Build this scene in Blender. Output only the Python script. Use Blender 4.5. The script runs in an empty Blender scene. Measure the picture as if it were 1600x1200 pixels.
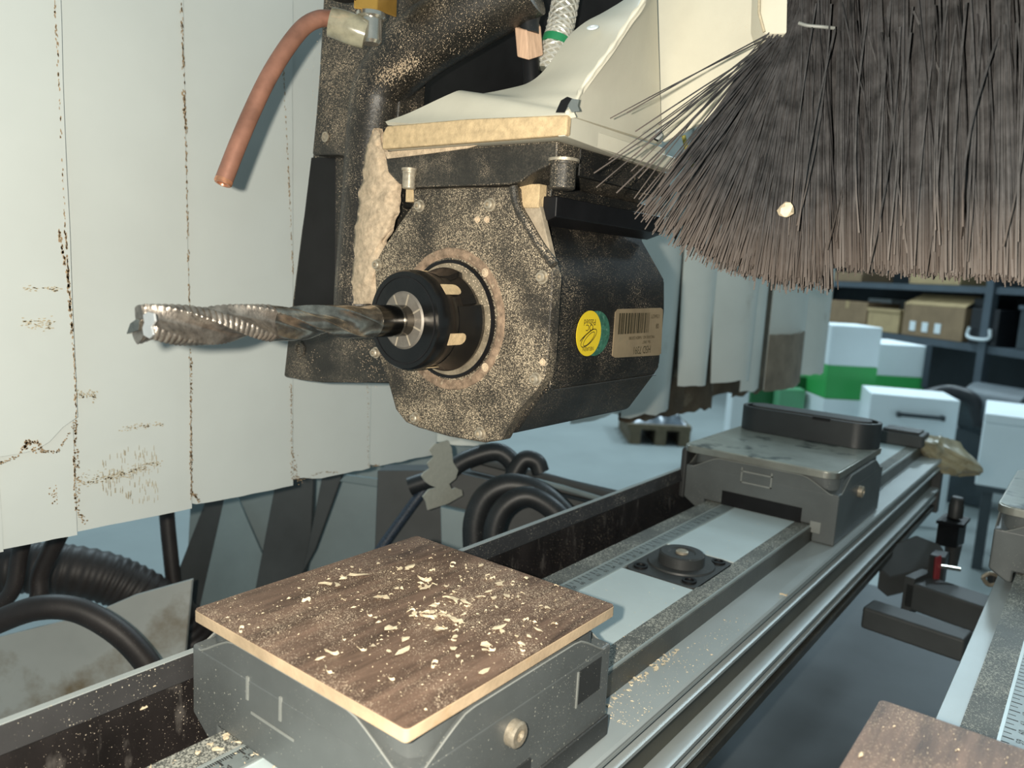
import bpy, bmesh, math, random
import numpy as np
from mathutils import Vector, Matrix, noise
random.seed(7)
PI = math.pi
C = bpy.context.scene.collection
SC = bpy.context.scene
CAMZ = 1150.0                        # camera height over the floor, mm
# ------------------------------------------------------------------ camera (world x runs along the beams, y across them, z up)
FPX = 1207.0
a1 = np.array([943, -122, FPX]); a1 /= np.linalg.norm(a1)
a2 = np.array([-1579, -262, FPX]); a2 -= a1*(a1@a2); a2 /= np.linalg.norm(a2)
a3 = np.cross(a1, a2)
RM = np.array([a1, a2, -a3 if a3[1] > 0 else a3])
def V(x, y, z): return Vector((float(x), float(y), float(z)))
def ray(px, py):
    d = RM @ np.array([px-800, py-600, FPX]); return d
def ox(px, py, X): d = ray(px, py); return V(*(d*(X/d[0])))
def oy(px, py, Y): d = ray(px, py); return V(*(d*(Y/d[1])))
def oz(px, py, Z): d = ray(px, py); return V(*(d*(Z/d[2])))
def at(px, py, depth): d = ray(px, py); return V(*(d*(depth/FPX)))
def W(v): return Vector((v[0]*.001, v[1]*.001, (v[2]+CAMZ)*.001))
RIGHT, DOWN, FWD = V(*RM[:, 0]), V(*RM[:, 1]), V(*RM[:, 2])
cam = bpy.data.cameras.new('camera'); co = bpy.data.objects.new('camera', cam); C.objects.link(co)
cam.sensor_width = 36; cam.lens = FPX/1600*36; cam.clip_start = .01; cam.clip_end = 60
m = Matrix.Identity(4)
for i in range(3):
    m[i][0] = RIGHT[i]; m[i][1] = -DOWN[i]; m[i][2] = -FWD[i]
m.translation = W((0, 0, 0)); co.matrix_world = m
cam.dof.use_dof = True; cam.dof.focus_distance = .40; cam.dof.aperture_fstop = 13
SC.camera = co
SC.view_settings.view_transform = 'Standard'; SC.view_settings.look = 'None'
SC.view_settings.exposure = 0.0; SC.view_settings.gamma = 1.0; SC.view_settings.use_curve_mapping = False
# ------------------------------------------------------------------ light: cool hall light and the warm flash beside the lens
w = bpy.data.worlds.new('hall'); SC.world = w; w.use_nodes = True
w.node_tree.nodes['Background'].inputs[0].default_value = (.60, .80, .85, 1)
w.node_tree.nodes['Background'].inputs[1].default_value = .42
def lamp(name, typ, loc, energy, col, size=.1, target=None, size_y=None):
    l = bpy.data.lights.new(name, typ); l.energy = energy; l.color = col
    o = bpy.data.objects.new(name, l); C.objects.link(o); o.location = W(loc)
    if typ == 'AREA':
        l.size = size
        if size_y: l.shape = 'RECTANGLE'; l.size_y = size_y
    else: l.shadow_soft_size = size
    if target is not None:
        o.rotation_euler = (W(target)-W(loc)).to_track_quat('-Z', 'Y').to_euler()
    return o
fl = -RIGHT*21 - DOWN*5
lamp('phone_flash', 'POINT', fl, 11.5, (1.0, .925, .79), .0035)
for i, (x, y) in enumerate(((5600, -600), (5600, 2600), (8000, 1000), (2200, 4600))):  # the last one is added to brighten the floor at the left
    lamp('hall_area_light', 'AREA', (x, y, 3300), 110, (.70, .90, 1.0), 1.5, (x, y, 0), .5)

# ------------------------------------------------------------------ materials
def pm(name, base, rough=.5, metal=0.0, var=.12, vs=40, bump=.0, bs=300, dust=None, spec=.5, blotch=None, stretch=None, coat=0, grain=None):
    """base colour varied by noise; dust=(colour, amount 0..1, scale); blotch=(colour, amount, scale)"""
    M = bpy.data.materials.new(name); M.use_nodes = True; n = M.node_tree.nodes; L = M.node_tree.links
    p = n['Principled BSDF']; p.inputs['Roughness'].default_value = rough; p.inputs['Metallic'].default_value = metal
    p.inputs['Specular IOR Level'].default_value = spec
    if coat: p.inputs['Coat Weight'].default_value = coat
    tc = n.new('ShaderNodeTexCoord'); vec = tc.outputs['Object']
    if stretch:
        mp = n.new('ShaderNodeMapping'); mp.inputs['Scale'].default_value = stretch; L.new(vec, mp.inputs[0]); svec = mp.outputs[0]
    else: svec = vec
    def nz(scale, detail=4, v=vec, rgh=.6):
        t = n.new('ShaderNodeTexNoise'); t.inputs['Scale'].default_value = scale; t.inputs['Detail'].default_value = detail
        t.inputs['Roughness'].default_value = rgh; L.new(v, t.inputs['Vector']); return t.outputs['Fac']
    def ramp(src, lo, hi):
        r = n.new('ShaderNodeMapRange'); r.inputs['From Min'].default_value = lo; r.inputs['From Max'].default_value = hi
        L.new(src, r.inputs['Value']); return r.outputs['Result']
    def mix(fac, A, B):
        x = n.new('ShaderNodeMix'); x.data_type = 'RGBA'
        if isinstance(fac, float): x.inputs[0].default_value = fac
        else: L.new(fac, x.inputs[0])
        for s, k in ((A, 6), (B, 7)):
            if isinstance(s, tuple): x.inputs[k].default_value = (*s, 1)
            else: L.new(s, x.inputs[k])
        return x.outputs[2]
    def mul(a, b):
        x = n.new('ShaderNodeMath'); x.operation = 'MULTIPLY'
        L.new(a, x.inputs[0])
        if isinstance(b, float): x.inputs[1].default_value = b
        else: L.new(b, x.inputs[1])
        return x.outputs[0]
    dark = tuple(c*(1-var*1.6) for c in base); lite = tuple(min(1, c*(1+var)) for c in base)
    col = mix(ramp(nz(vs, 5, svec), .3, .7), dark, lite)
    if blotch:
        bc, ba, bsc = blotch
        col = mix(mul(ramp(nz(bsc, 6, svec), .5+.2*(1-ba), .62+.2*(1-ba)), min(1.0, ba*1.3)), col, bc)
    if grain:
        gc, ga, gs = grain
        col = mix(mul(mul(ramp(nz(gs, 6, vec, .8), .46, .64), ramp(nz(gs*.03, 3), .36, .60)), ga), col, gc)
    if dust:
        dc, da, ds = dust
        def mth(op, x, y):
            q = n.new('ShaderNodeMath'); q.operation = op
            for k, z in ((0, x), (1, y)):
                if isinstance(z, float): q.inputs[k].default_value = z
                else: L.new(z, q.inputs[k])
            return q.outputs[0]
        up = n.new('ShaderNodeNewGeometry'); sx = n.new('ShaderNodeSeparateXYZ'); L.new(up.outputs['Normal'], sx.inputs[0])
        dens = mth('MULTIPLY', ramp(nz(ds*.022, 4), .33, .62), ramp(sx.outputs['Z'], -2.2, .6))
        dens = mth('ADD', mth('MULTIPLY', dens, .8), .2)
        def specks(sc, am):
            v = n.new('ShaderNodeTexVoronoi'); v.inputs['Scale'].default_value = sc; L.new(vec, v.inputs['Vector'])
            cs = n.new('ShaderNodeSeparateColor'); L.new(v.outputs['Color'], cs.inputs[0])
            th = mth('MULTIPLY', mth('MULTIPLY', mth('POWER', cs.outputs[0], 2.2), dens), am)
            df = mth('SUBTRACT', th, v.outputs['Distance'])
            return ramp(df, -.02, .07)
        ad = n.new('ShaderNodeMath'); ad.operation = 'MAXIMUM'
        L.new(specks(ds, .95*da), ad.inputs[0]); L.new(specks(ds*2.1, 1.15*da), ad.inputs[1])
        col = mix(ad.outputs[0], col, dc)
        # a dusted spot is matt
        rr = n.new('ShaderNodeMapRange'); rr.inputs['To Min'].default_value = rough; rr.inputs['To Max'].default_value = .95
        L.new(ad.outputs[0], rr.inputs['Value']); L.new(rr.outputs['Result'], p.inputs['Roughness'])
        if metal:
            r2 = n.new('ShaderNodeMapRange'); r2.inputs['To Min'].default_value = metal; r2.inputs['To Max'].default_value = 0
            L.new(ad.outputs[0], r2.inputs['Value']); L.new(r2.outputs['Result'], p.inputs['Metallic'])
    L.new(col, p.inputs['Base Color'])
    if bump:
        b = n.new('ShaderNodeBump'); b.inputs['Strength'].default_value = bump; b.inputs['Distance'].default_value = .0006
        L.new(nz(bs, 4, svec), b.inputs['Height']); L.new(b.outputs[0], p.inputs['Normal'])
    M['_t'] = 1
    return M
DUST = (.62, .50, .36)
m_black = pm('black anodised metal', (.010, .010, .0095), .45, 0, .2, 60, .15, 900, spec=.3, dust=(DUST, .48, 1500), grain=((.07, .065, .05), .3, 900))
m_black_h = pm('black casting thick dust', (.020, .019, .016), .5, 0, .2, 60, .5, 900, dust=(DUST, .7, 1500), grain=((.20, .17, .13), .5, 900))
m_face = pm('dusty face plate', (.030, .026, .020), .6, 0, .3, 60, .7, 800, dust=((.46, .38, .27), .88, 1500), grain=((.28, .22, .15), .5, 1100))
m_casting = pm('black painted casting', (.013, .012, .010), .42, 0, .25, 40, .35, 500, dust=(DUST, .58, 1400), grain=((.13, .11, .085), .5, 900))
m_blk = pm('plain black', (.008, .008, .009), .45, 0, .2, 60, .05, 500, spec=.25)
m_nut = pm('blackened steel nut', (.008, .008, .008), .24, .3, .2, 60, .05, 500, spec=.6)
m_steel = pm('tool steel', (.46, .42, .36), .20, .95, .35, 160, .12, 700)
m_shank = pm('polished shank', (.16, .15, .135), .16, 1.0, .1, 200, .03, 900)
m_collet = pm('grey collet steel', (.20, .18, .155), .5, .5, .1, 300, .1, 900)
m_bright = pm('bright carbide', (.85, .85, .84), .22, .7, .05, 200)
m_bolt = pm('dusty zinc bolt', (.42, .37, .29), .45, .5, .2, 400, .3, 900, blotch=((.35, .27, .17), .6, 500))
m_dust = pm('packed sawdust', (.60, .47, .33), .95, 0, .22, 300, 1.0, 1500)
m_dust2 = pm('brown dust ring', (.27, .19, .13), .95, 0, .35, 250, 1.0, 1200, blotch=((.46, .37, .26), .6, 260))
m_cream = pm('cream painted steel', (.66, .63, .52), .42, 0, .05, 25, .06, 200, dust=((.55, .42, .25), .22, 700))
m_creamdust = pm('cream lip under dust', (.54, .405, .235), .8, 0, .16, 300, .6, 1300)
m_pvc = pm('off white curtain strip', (.60, .64, .62), .42, 0, .035, 8, .03, 60, blotch=((.52, .44, .32), .18, 9))
m_pvc2 = pm('lightened curtain strip', (.80, .83, .78), .42, 0, .05, 8, .03, 60, blotch=((.33, .27, .19), .25, 12))  # same curtain, base lightened to make up for the flash falling off
m_stain = pm('brown scuff on curtain', (.42, .30, .18), .9, 0, .35, 400, .5, 600)
m_stain2 = pm('pale scuff on curtain', (.52, .45, .32), .8, 0, .15, 400, .3, 600)
m_copper = pm('oxidised copper', (.30, .145, .10), .48, .35, .2, 70, .15, 300, blotch=((.22, .13, .10), .5, 60))
m_copper_b = pm('bright copper end', (.72, .34, .20), .35, .8, .1, 200)
m_brass = pm('brass', (.62, .36, .085), .3, .7, .15, 60, .1, 300)
m_clear = pm('cloudy plastic fitting', (.42, .40, .29), .2, 0, .2, 150, .1, 200)
m_clear.node_tree.nodes['Principled BSDF'].inputs['Transmission Weight'].default_value = .35
m_silver = pm('nickel fitting', (.62, .60, .54), .22, .9, .1, 100)
m_rubber = pm('black rubber hose', (.018, .020, .022), .45, 0, .2, 40, .15, 300, dust=((.2, .2, .19), .25, 500))
m_rubber_b = pm('brown black hose', (.028, .021, .019), .5, 0, .2, 40, .15, 300, dust=((.3, .25, .2), .2, 500))
m_sleeve = pm('tan terminal sleeve', (.66, .44, .30), .6, 0, .15, 90, .2, 400, stretch=(6, 6, .6))
m_green = pm('green hose band', (.02, .22, .09), .4)
m_alu = pm('grey aluminium strip', (.40, .44, .44), .38, .2, .06, 14, .05, 300, dust=((.48, .44, .35), .22, 500))
m_panel = pm('pale blue grey panel', (.56, .65, .66), .42, .0, .05, 18, .04, 300, dust=((.6, .56, .46), .18, 400))
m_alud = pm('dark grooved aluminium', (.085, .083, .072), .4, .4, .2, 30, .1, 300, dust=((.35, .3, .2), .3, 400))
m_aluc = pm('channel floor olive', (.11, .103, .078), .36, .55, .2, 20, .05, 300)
m_edge = pm('bright aluminium edge', (.50, .55, .54), .3, .5, .05, 20)
m_dusty = pm('dusty dark strip', (.12, .125, .115), .6, .1, .15, 50, .3, 600, dust=((.40, .40, .35), .95, 900))
m_ruler = pm('grey printed ruler', (.27, .31, .31), .42, .3, .08, 50, .05, 300, dust=((.5, .47, .4), .3, 600))
m_ink = pm('ruler ink', (.03, .03, .03), .6)
m_pod = pm('grey nylon pod', (.105, .115, .115), .40, 0, .10, 30, .08, 400, dust=((.36, .36, .31), .34, 500))
m_podd = pm('dark grey pod base', (.035, .037, .037), .5, 0, .12, 30, .1, 400, dust=((.3, .3, .27), .2, 400))
m_podseam = pm('light pod edge', (.24, .25, .235), .5, 0, .1, 60)
m_plate = pm('steel plate with painted sheen', (.36, .38, .34), .30, .15, .15, 30, .2, 250, blotch=((.045, .06, .065), .75, 34))  # pale base stands in for the hall's glinting reflection, broken by dark blotches
m_plate_e = pm('steel plate edge', (.42, .41, .36), .3, .8, .1, 60, .1, 300)
m_cup = pm('black rubber cup', (.022, .026, .028), .42, 0, .1, 50, .05, 300)
m_pan = pm('machine bed grey', (.12, .138, .15), .6, 0, .12, 6, .05, 100)
m_frame = pm('blue grey frame', (.24, .30, .31), .5, 0, .14, 6, .05, 100)
m_framed = pm('dark grey frame', (.062, .066, .066), .55, 0, .2, 10, .05, 100)
m_sheet = pm('stained pale sheet', (.42, .42, .39), .45, 0, .12, 6, .05, 100, blotch=((.20, .15, .09), .8, 9))
m_blackpan = pm('scratched black panel', (.017, .014, .0135), .42, 0, .3, 30, .15, 200, blotch=((.10, .09, .082), .55, 70), stretch=(1.6, 1, .55), dust=((.45, .38, .3), .34, 600))
m_film = pm('yellowed film', (.50, .44, .28), .4, 0, .25, 30, .3, 150)
m_film.node_tree.nodes['Principled BSDF'].inputs['Transmission Weight'].default_value = .25
m_floor = pm('pale concrete floor', (.25, .285, .285), .45, 0, .09, 1.4, .03, 30, blotch=((.24, .29, .31), .35, 3))
m_wallm = pm('dark hall wall', (.05, .062, .07), .8, 0, .2, 2)
m_shelf = pm('blue grey shelf steel', (.10, .125, .15), .5, .2, .1, 5)
m_card = pm('brown cardboard', (.30, .20, .115), .8, 0, .12, 8)
m_card2 = pm('light cardboard', (.50, .36, .19), .8, 0, .1, 8)
m_white = pm('white painted cabinet', (.86, .93, .96), .4, 0, .03, 3)
m_cgreen = pm('green cabinet band', (.045, .42, .10), .4, 0, .08, 3)
m_dgreen = pm('dark green machine panel', (.012, .13, .035), .4, 0, .08, 3)
m_pgreen = pm('pale green machine panel', (.14, .42, .22), .4, 0, .08, 3)
m_bin = pm('black plastic bin', (.02, .022, .026), .4)
m_mach = pm('dark machine housing', (.06, .075, .085), .45, .2, .2, 5)
m_wrap = pm('wrapped grey bundle', (.08, .10, .12), .22, .1, .4, 12, .6, 40)
m_wood = pm('pallet wood', (.13, .10, .06), .8, 0, .2, 20)
m_bris = pm('grey black bristle', (.047, .045, .046), .55, 0, .45, 120, spec=.4)
def bristle_tips(M):
    n = M.node_tree.nodes; L = M.node_tree.links; p = n['Principled BSDF']
    at_ = n.new('ShaderNodeAttribute'); at_.attribute_name = 'along'
    src = p.inputs['Base Color'].links[0].from_socket
    r = n.new('ShaderNodeMapRange'); r.inputs['From Min'].default_value = .72; r.inputs['From Max'].default_value = 1.0
    r.inputs['To Max'].default_value = .8
    L.new(at_.outputs['Fac'], r.inputs['Value'])
    x = n.new('ShaderNodeMix'); x.data_type = 'RGBA'; x.inputs[7].default_value = (.125, .10, .085, 1)
    L.new(r.outputs['Result'], x.inputs[0]); L.new(src, x.inputs[6]); L.new(x.outputs[2], p.inputs['Base Color'])
bristle_tips(m_bris)
m_slit = pm('dusty slit', (.30, .26, .20), .8)
m_label = pm('tan rating label', (.24, .185, .115), .5, 0, .12, 60, blotch=((.17, .15, .1), .5, 120))
m_yellow = pm('yellow sticker', (.68, .50, .025), .4, 0, .05, 100)
m_sgreen = pm('green sticker edge', (.035, .13, .085), .5, 0, .3, 400, blotch=((.13, .25, .19), .7, 700))
m_sink = pm('sticker ink', (.035, .028, .012), .5)
m_red = pm('red lever', (.22, .025, .03), .45)
m_chip = pm('pale wood shavings', (.80, .66, .46), .8, 0, .15, 300)
m_mdf = pm('pale board edge', (.54, .40, .26), .75, 0, .18, 40, .3, 500, blotch=((.46, .27, .11), .5, 50))
# laminate board top: brown grain along x
m_top = pm('brown wood grain laminate', (.165, .105, .075), .5, 0, .38, 60, .25, 220, stretch=(.35, 3.2, 1), blotch=((.085, .052, .040), .5, 30), dust=((.56, .44, .32), .62, 1300))
m_top2 = m_top

# ------------------------------------------------------------------ mesh tools (all coordinates in mm relative to the lens)
class MB:
    def __init__(s): s.v = []; s.f = []; s.a = []
    def add(s, vs, fs, al=None):
        o = len(s.v); s.v += [Vector(v) for v in vs]; s.f += [tuple(i+o for i in f) for f in fs]
        s.a += (al if al else [0.0]*len(vs)); return s
    def box(s, x0, x1, y0, y1, z0, z1):
        vs = [(x, y, z) for x in (x0, x1) for y in (y0, y1) for z in (z0, z1)]
        return s.add(vs, [(0, 1, 3, 2), (4, 6, 7, 5), (0, 4, 5, 1), (2, 3, 7, 6), (0, 2, 6, 4), (1, 5, 7, 3)])
    def prism(s, poly, vec):
        n = len(poly); vec = Vector(vec); P0 = [Vector(p) for p in poly]
        vs = P0 + [p+vec for p in P0]
        fs = [tuple(range(n-1, -1, -1)), tuple(range(n, 2*n))] + [(i, (i+1) % n, n+(i+1) % n, n+i) for i in range(n)]
        return s.add(vs, fs)
    def px(s, poly, x0, x1):          # polygon of (y, z) extruded along x
        return s.prism([(x0, y, z) for y, z in poly], (x1-x0, 0, 0))
    def tube(s, path, r, n=16, caps=True, rfun=None):
        path = [Vector(p) for p in path]; N = len(path); rings = []
        up = Vector((0.13, .31, .94)); vs = []
        prev = None
        for i, p in enumerate(path):
            t = (path[min(i+1, N-1)]-path[max(i-1, 0)]).normalized()
            if prev is None:
                u = t.cross(up).normalized()
            else:
                u = (prev - t*prev.dot(t)).normalized()
            prev = u; v = t.cross(u)
            rr = rfun(i/(N-1)) if rfun else r
            vs += [p + (u*math.cos(2*PI*k/n) + v*math.sin(2*PI*k/n))*rr for k in range(n)]
        fs = [(i*n+k, i*n+(k+1) % n, (i+1)*n+(k+1) % n, (i+1)*n+k) for i in range(N-1) for k in range(n)]
        if caps: fs += [tuple(range(n-1, -1, -1)), tuple(range((N-1)*n, N*n))]
        al = [i/(N-1) for i in range(N) for k in range(n)]
        return s.add(vs, fs, al)
    def lathe(s, prof, c, ax, n=64, rmod=None, close=False):
        """prof: (along, radius)"""
        ax = Vector(ax).normalized(); u = ax.cross(Vector((0.0, 0.3, 1) if abs(ax.z) < .9 else (1, 0, 0))).normalized(); v = ax.cross(u); c = Vector(c)
        vs = []
        for j, (t, r) in enumerate(prof):
            for k in range(n):
                a = 2*PI*k/n; rr = r*(rmod(a, j) if rmod else 1)
                vs.append(c + ax*t + (u*math.cos(a)+v*math.sin(a))*rr)
        N = len(prof)
        fs = [(i*n+k, i*n+(k+1) % n, (i+1)*n+(k+1) % n, (i+1)*n+k) for i in range(N-1) for k in range(n)]
        if close: fs += [((N-1)*n+k, (N-1)*n+(k+1) % n, (k+1) % n, k) for k in range(n)]
        else: fs += [tuple(range(n-1, -1, -1)), tuple(range((N-1)*n, N*n))]
        return s.add(vs, fs)
    def grid(s, fn, nu, nv, thick=None):
        """fn(u,v)->point, thick: offset vector for a closed sheet"""
        vs = [Vector(fn(i/nu, j/nv)) for i in range(nu+1) for j in range(nv+1)]
        q = lambda i, j: i*(nv+1)+j
        fs = [(q(i, j), q(i+1, j), q(i+1, j+1), q(i, j+1)) for i in range(nu) for j in range(nv)]
        if thick is not None:
            T = Vector(thick); N = len(vs); vs2 = [v+T for v in vs]
            rim = [q(i, 0) for i in range(nu+1)] + [q(nu, j) for j in range(1, nv+1)] + [q(i, nv) for i in range(nu-1, -1, -1)] + [q(0, j) for j in range(nv-1, 0, -1)]
            fs2 = [tuple(N+k for k in reversed(f)) for f in fs]
            fs3 = [(rim[(k+1) % len(rim)], rim[k], N+rim[k], N+rim[(k+1) % len(rim)]) for k in range(len(rim))]
            return s.add(vs+vs2, fs+fs2+fs3)
        return s.add(vs, fs)
def catmull(pts, n=8):
    pts = [Vector(p) for p in pts]; out = []
    P_ = [pts[0]*2-pts[1]] + pts + [pts[-1]*2-pts[-2]]
    for i in range(1, len(P_)-2):
        for k in range(n):
            t = k/n; a, b, c, d = P_[i-1:i+3]
            out.append(.5*((2*b)+(c-a)*t+(2*a-5*b+4*c-d)*t*t+(3*b-a-3*c+d)*t**3))
    return out+[pts[-1]]
def circ(c, r, n=24, ry=None): return [(c[0]+r*math.cos(2*PI*k/n), c[1]+(ry or r)*math.sin(2*PI*k/n)) for k in range(n)]
def rrect(x0, x1, y0, y1, r, k=5):
    o = []
    for cx, cy, a0 in ((x1-r, y1-r, 0), (x0+r, y1-r, 90), (x0+r, y0+r, 180), (x1-r, y0+r, 270)):
        o += [(cx+r*math.cos(math.radians(a0+90*i/k)), cy+r*math.sin(math.radians(a0+90*i/k))) for i in range(k+1)]
    return o
ORG = {}
def wloc(o):
    l = Vector((0, 0, 0))
    while o is not None: l += o.location; o = o.parent
    return l
def obj(name, mb, mat, parent=None, bevel=0, seg=2, sharp=32, org=None, kind=None, label=None, smooth=True):
    me = bpy.data.meshes.new(name)
    base = wloc(parent) if parent is not None else (W(org) if org is not None else W(sum(mb.v, Vector())/len(mb.v)))
    me.from_pydata([W(v)-base for v in mb.v], [], mb.f)
    if any(mb.a):
        at_ = me.attributes.new('along', 'FLOAT', 'POINT'); at_.data.foreach_set('value', mb.a)
    me.materials.append(mat)
    bm = bmesh.new(); bm.from_mesh(me); bmesh.ops.recalc_face_normals(bm, faces=bm.faces); bm.to_mesh(me); bm.free()
    if smooth:
        me.polygons.foreach_set('use_smooth', [True]*len(me.polygons)); me.set_sharp_from_angle(angle=math.radians(sharp))
    o = bpy.data.objects.new(name, me); C.objects.link(o)
    if parent is not None: o.parent = parent
    else: o.location = base
    if bevel:
        b = o.modifiers.new('bevel', 'BEVEL'); b.width = bevel*.001; b.segments = seg; b.limit_method = 'ANGLE'; b.angle_limit = math.radians(35)
        b.harden_normals = True
    if kind: o['kind'] = kind
    if label: o['label'] = label
    return o
def tag(o, label, cat, group=None, kind=None):
    o['label'] = label; o['category'] = cat
    if group: o['group'] = group
    if kind: o['kind'] = kind
    return o
def thing(name, label, cat, loc, group=None):
    o = bpy.data.objects.new(name, None); C.objects.link(o); o.location = W(loc); o.empty_display_size = .01
    return tag(o, label, cat, group)
def text(name, s, size, mat, origin, xdir, ydir, parent, lift=.15, ext=.0, sx=1.0):
    cu = bpy.data.curves.new(name, 'FONT'); cu.body = s; cu.size = size; cu.align_x = 'CENTER'; cu.align_y = 'CENTER'; cu.resolution_u = 3
    t = bpy.data.objects.new('tmp', cu); C.objects.link(t)
    dg = bpy.context.evaluated_depsgraph_get(); me = bpy.data.meshes.new_from_object(t.evaluated_get(dg)); bpy.data.objects.remove(t)
    X, Y = Vector(xdir).normalized(), Vector(ydir).normalized(); Z = X.cross(Y)
    mb = MB(); mb.add([Vector(origin)+X*v.co.x*sx+Y*v.co.y+Z*lift for v in me.vertices], [tuple(p.vertices) for p in me.polygons])
    bpy.data.meshes.remove(me)
    return mb

# ================================================================== the hall: floor, wall, machine bed
mb = MB().box(-3000, 12000, -7000, 9000, -1170, -1150); o = obj('floor', mb, m_floor); o['kind'] = 'structure'
# shelving plane in the hall
SA = at(1350, 515, 6300); SB = at(1600, 545, 4750)
sd = Vector((SB.x-SA.x, SB.y-SA.y, 0)); sl = sd.length; sd.normalize(); sn = Vector((sd.y, -sd.x, 0))
if sn.dot(FWD) < 0: sn = -sn
def sh(u, dpt, z): p = Vector((SA.x, SA.y, 0)) + sd*u + sn*dpt; return Vector((p.x, p.y, z))
def sbox(mb, u0, u1, d0, d1, z0, z1):
    vs = [sh(u, d, z) for u in (u0, u1) for d in (d0, d1) for z in (z0, z1)]
    return mb.add(vs, [(0, 1, 3, 2), (4, 6, 7, 5), (0, 4, 5, 1), (2, 3, 7, 6), (0, 2, 6, 4), (1, 5, 7, 3)])
U0, U1 = -3600, 3400
mb = sbox(MB(), -7000, 6000, 900, 1000, -1150, 2200); o = obj('wall_back', mb, m_wallm); o['kind'] = 'structure'

z2 = SA.z; z1 = at(1350, 441, 6300).z
t = thing('storage_shelf', 'dark blue grey steel storage shelf along the far wall of the hall', 'shelf', sh(0, 0, -1150))
for z, th in ((z1, 45), (z2, 50), (-1040, 45), (z1+620, 45)):
    obj('shelf_board', sbox(MB(), U0, U1, 0, 620, z-th, z), m_shelf, t)
u15 = 0
# upright that shows at px 1560
for u in (-3550, -1500, sl*.80, sl*.80+2050):
    obj('upright', sbox(MB(), u-32, u+32, -18, 30, -1150, 900), m_shelf, t)
    obj('upright', sbox(MB(), u-32, u+32, 590, 640, -1150, 900), m_shelf, t)
obj('back_panel', sbox(MB(), U0, U1, 645, 655, -1100, 900), m_wallm, t)
def carton(px0, px1, py0, py1, mat, label, name='cardboard_box', cat='box', deep=300, mat2=None, dd=40, g='boxes on the far shelf', base=None):
    u0 = None
    def uu(px, py):
        d = ray(px, py); # intersect with plane at depth dd
        k = (Vector((SA.x, SA.y, 0))+sn*dd).dot(sn)/Vector(d).dot(sn); p = Vector(d)*k
        return (p-Vector((SA.x, SA.y, 0))).dot(sd), p.z
    ua, _ = uu(px0, py1); ub, _ = uu(px1, py1); zt = uu((px0+px1)/2, py0)[1]
    zb = z2 if base is None else base
    tt = thing(name, label, cat, sh((ua+ub)/2, dd, zb), g)
    a, b = min(ua, ub), max(ua, ub)
    obj('carton_body' if cat == 'box' else 'tub', sbox(MB(), a, b, dd, dd+deep, zb, zt), mat, tt, 8)
    return tt, a, b, zt, zb, dd
tt, a, b, zt, zb, dd = carton(1292, 1352, 470, 506, m_card, 'plain brown cardboard box leftmost on the far shelf')
obj('tape', sbox(MB(), (a+b)/2-25, (a+b)/2+25, dd-2, dd+300, zt-60, zt+2), m_card2, tt)
tt, a, b, zt, zb, dd = carton(1354, 1404, 482, 507, m_card2, 'low light tan cardboard tray in front of the brown box on the far shelf', dd=0)
obj('rim', sbox(MB(), a-6, b+6, dd-6, dd+8, zt-25, zt), m_card2, tt)
tt, a, b, zt, zb, dd = carton(1407, 1503, 478, 526, m_card, 'large brown carton with pale open lid and white spots on the far shelf', dd=0)
obj('flap', MB().prism([sh(a, 0, zt), sh(b, 0, zt), sh(b-20, 130, zt+75), sh(a+20, 130, zt+75)], (0, 0, 8)), m_card2, tt)
for k in range(3):
    obj('print_spot', sbox(MB(), a+90+k*130, a+150+k*130, -4, 0, zb+40, zb+110), m_white, tt)
tt, a, b, zt, zb, dd = carton(1512, 1556, 482, 530, m_bin, 'black plastic bin with a pale handle on the far shelf', name='storage_bin', cat='bin', dd=0); zbin = zt
obj('handle', MB().tube(catmull([sh(a+30, -25, zb+110), sh(a+35, -28, zb+45), sh(b-35, -28, zb+45), sh(b-30, -25, zb+110)], 5), 11, 8), m_white, tt)
tt, a, b, zt, zb, dd = carton(1588, 1700, 480, 530, m_mach, 'grey metal parts crate right of the shelf upright', name='metal_crate', cat='crate', dd=0)
obj('rim', sbox(MB(), a-6, b+6, dd-10, dd+8, zt-25, zt), m_shelf, tt)
carton(1520, 1547, 466, 480, m_bin, 'small dark tool case standing on the black bin', name='tool_case', cat='case', dd=60, deep=200, base=zbin)[0]
# small loose items behind cartons
tt, a, b, zt, zb, dd = carton(1352, 1388, 466, 505, m_white, 'small white packet behind the tan tray on the far shelf', name='packet', cat='packet', dd=345, deep=150)
tt, a, b, zt, zb, dd = carton(1300, 1345, 425, 440, m_card, 'flat brown box on the upper far shelf', dd=40, base=z1)
tt, a, b, zt, zb, dd = carton(1420, 1500, 424, 441, m_card2, 'low tan box on the upper far shelf under the brush', dd=40, base=z1)

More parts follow.
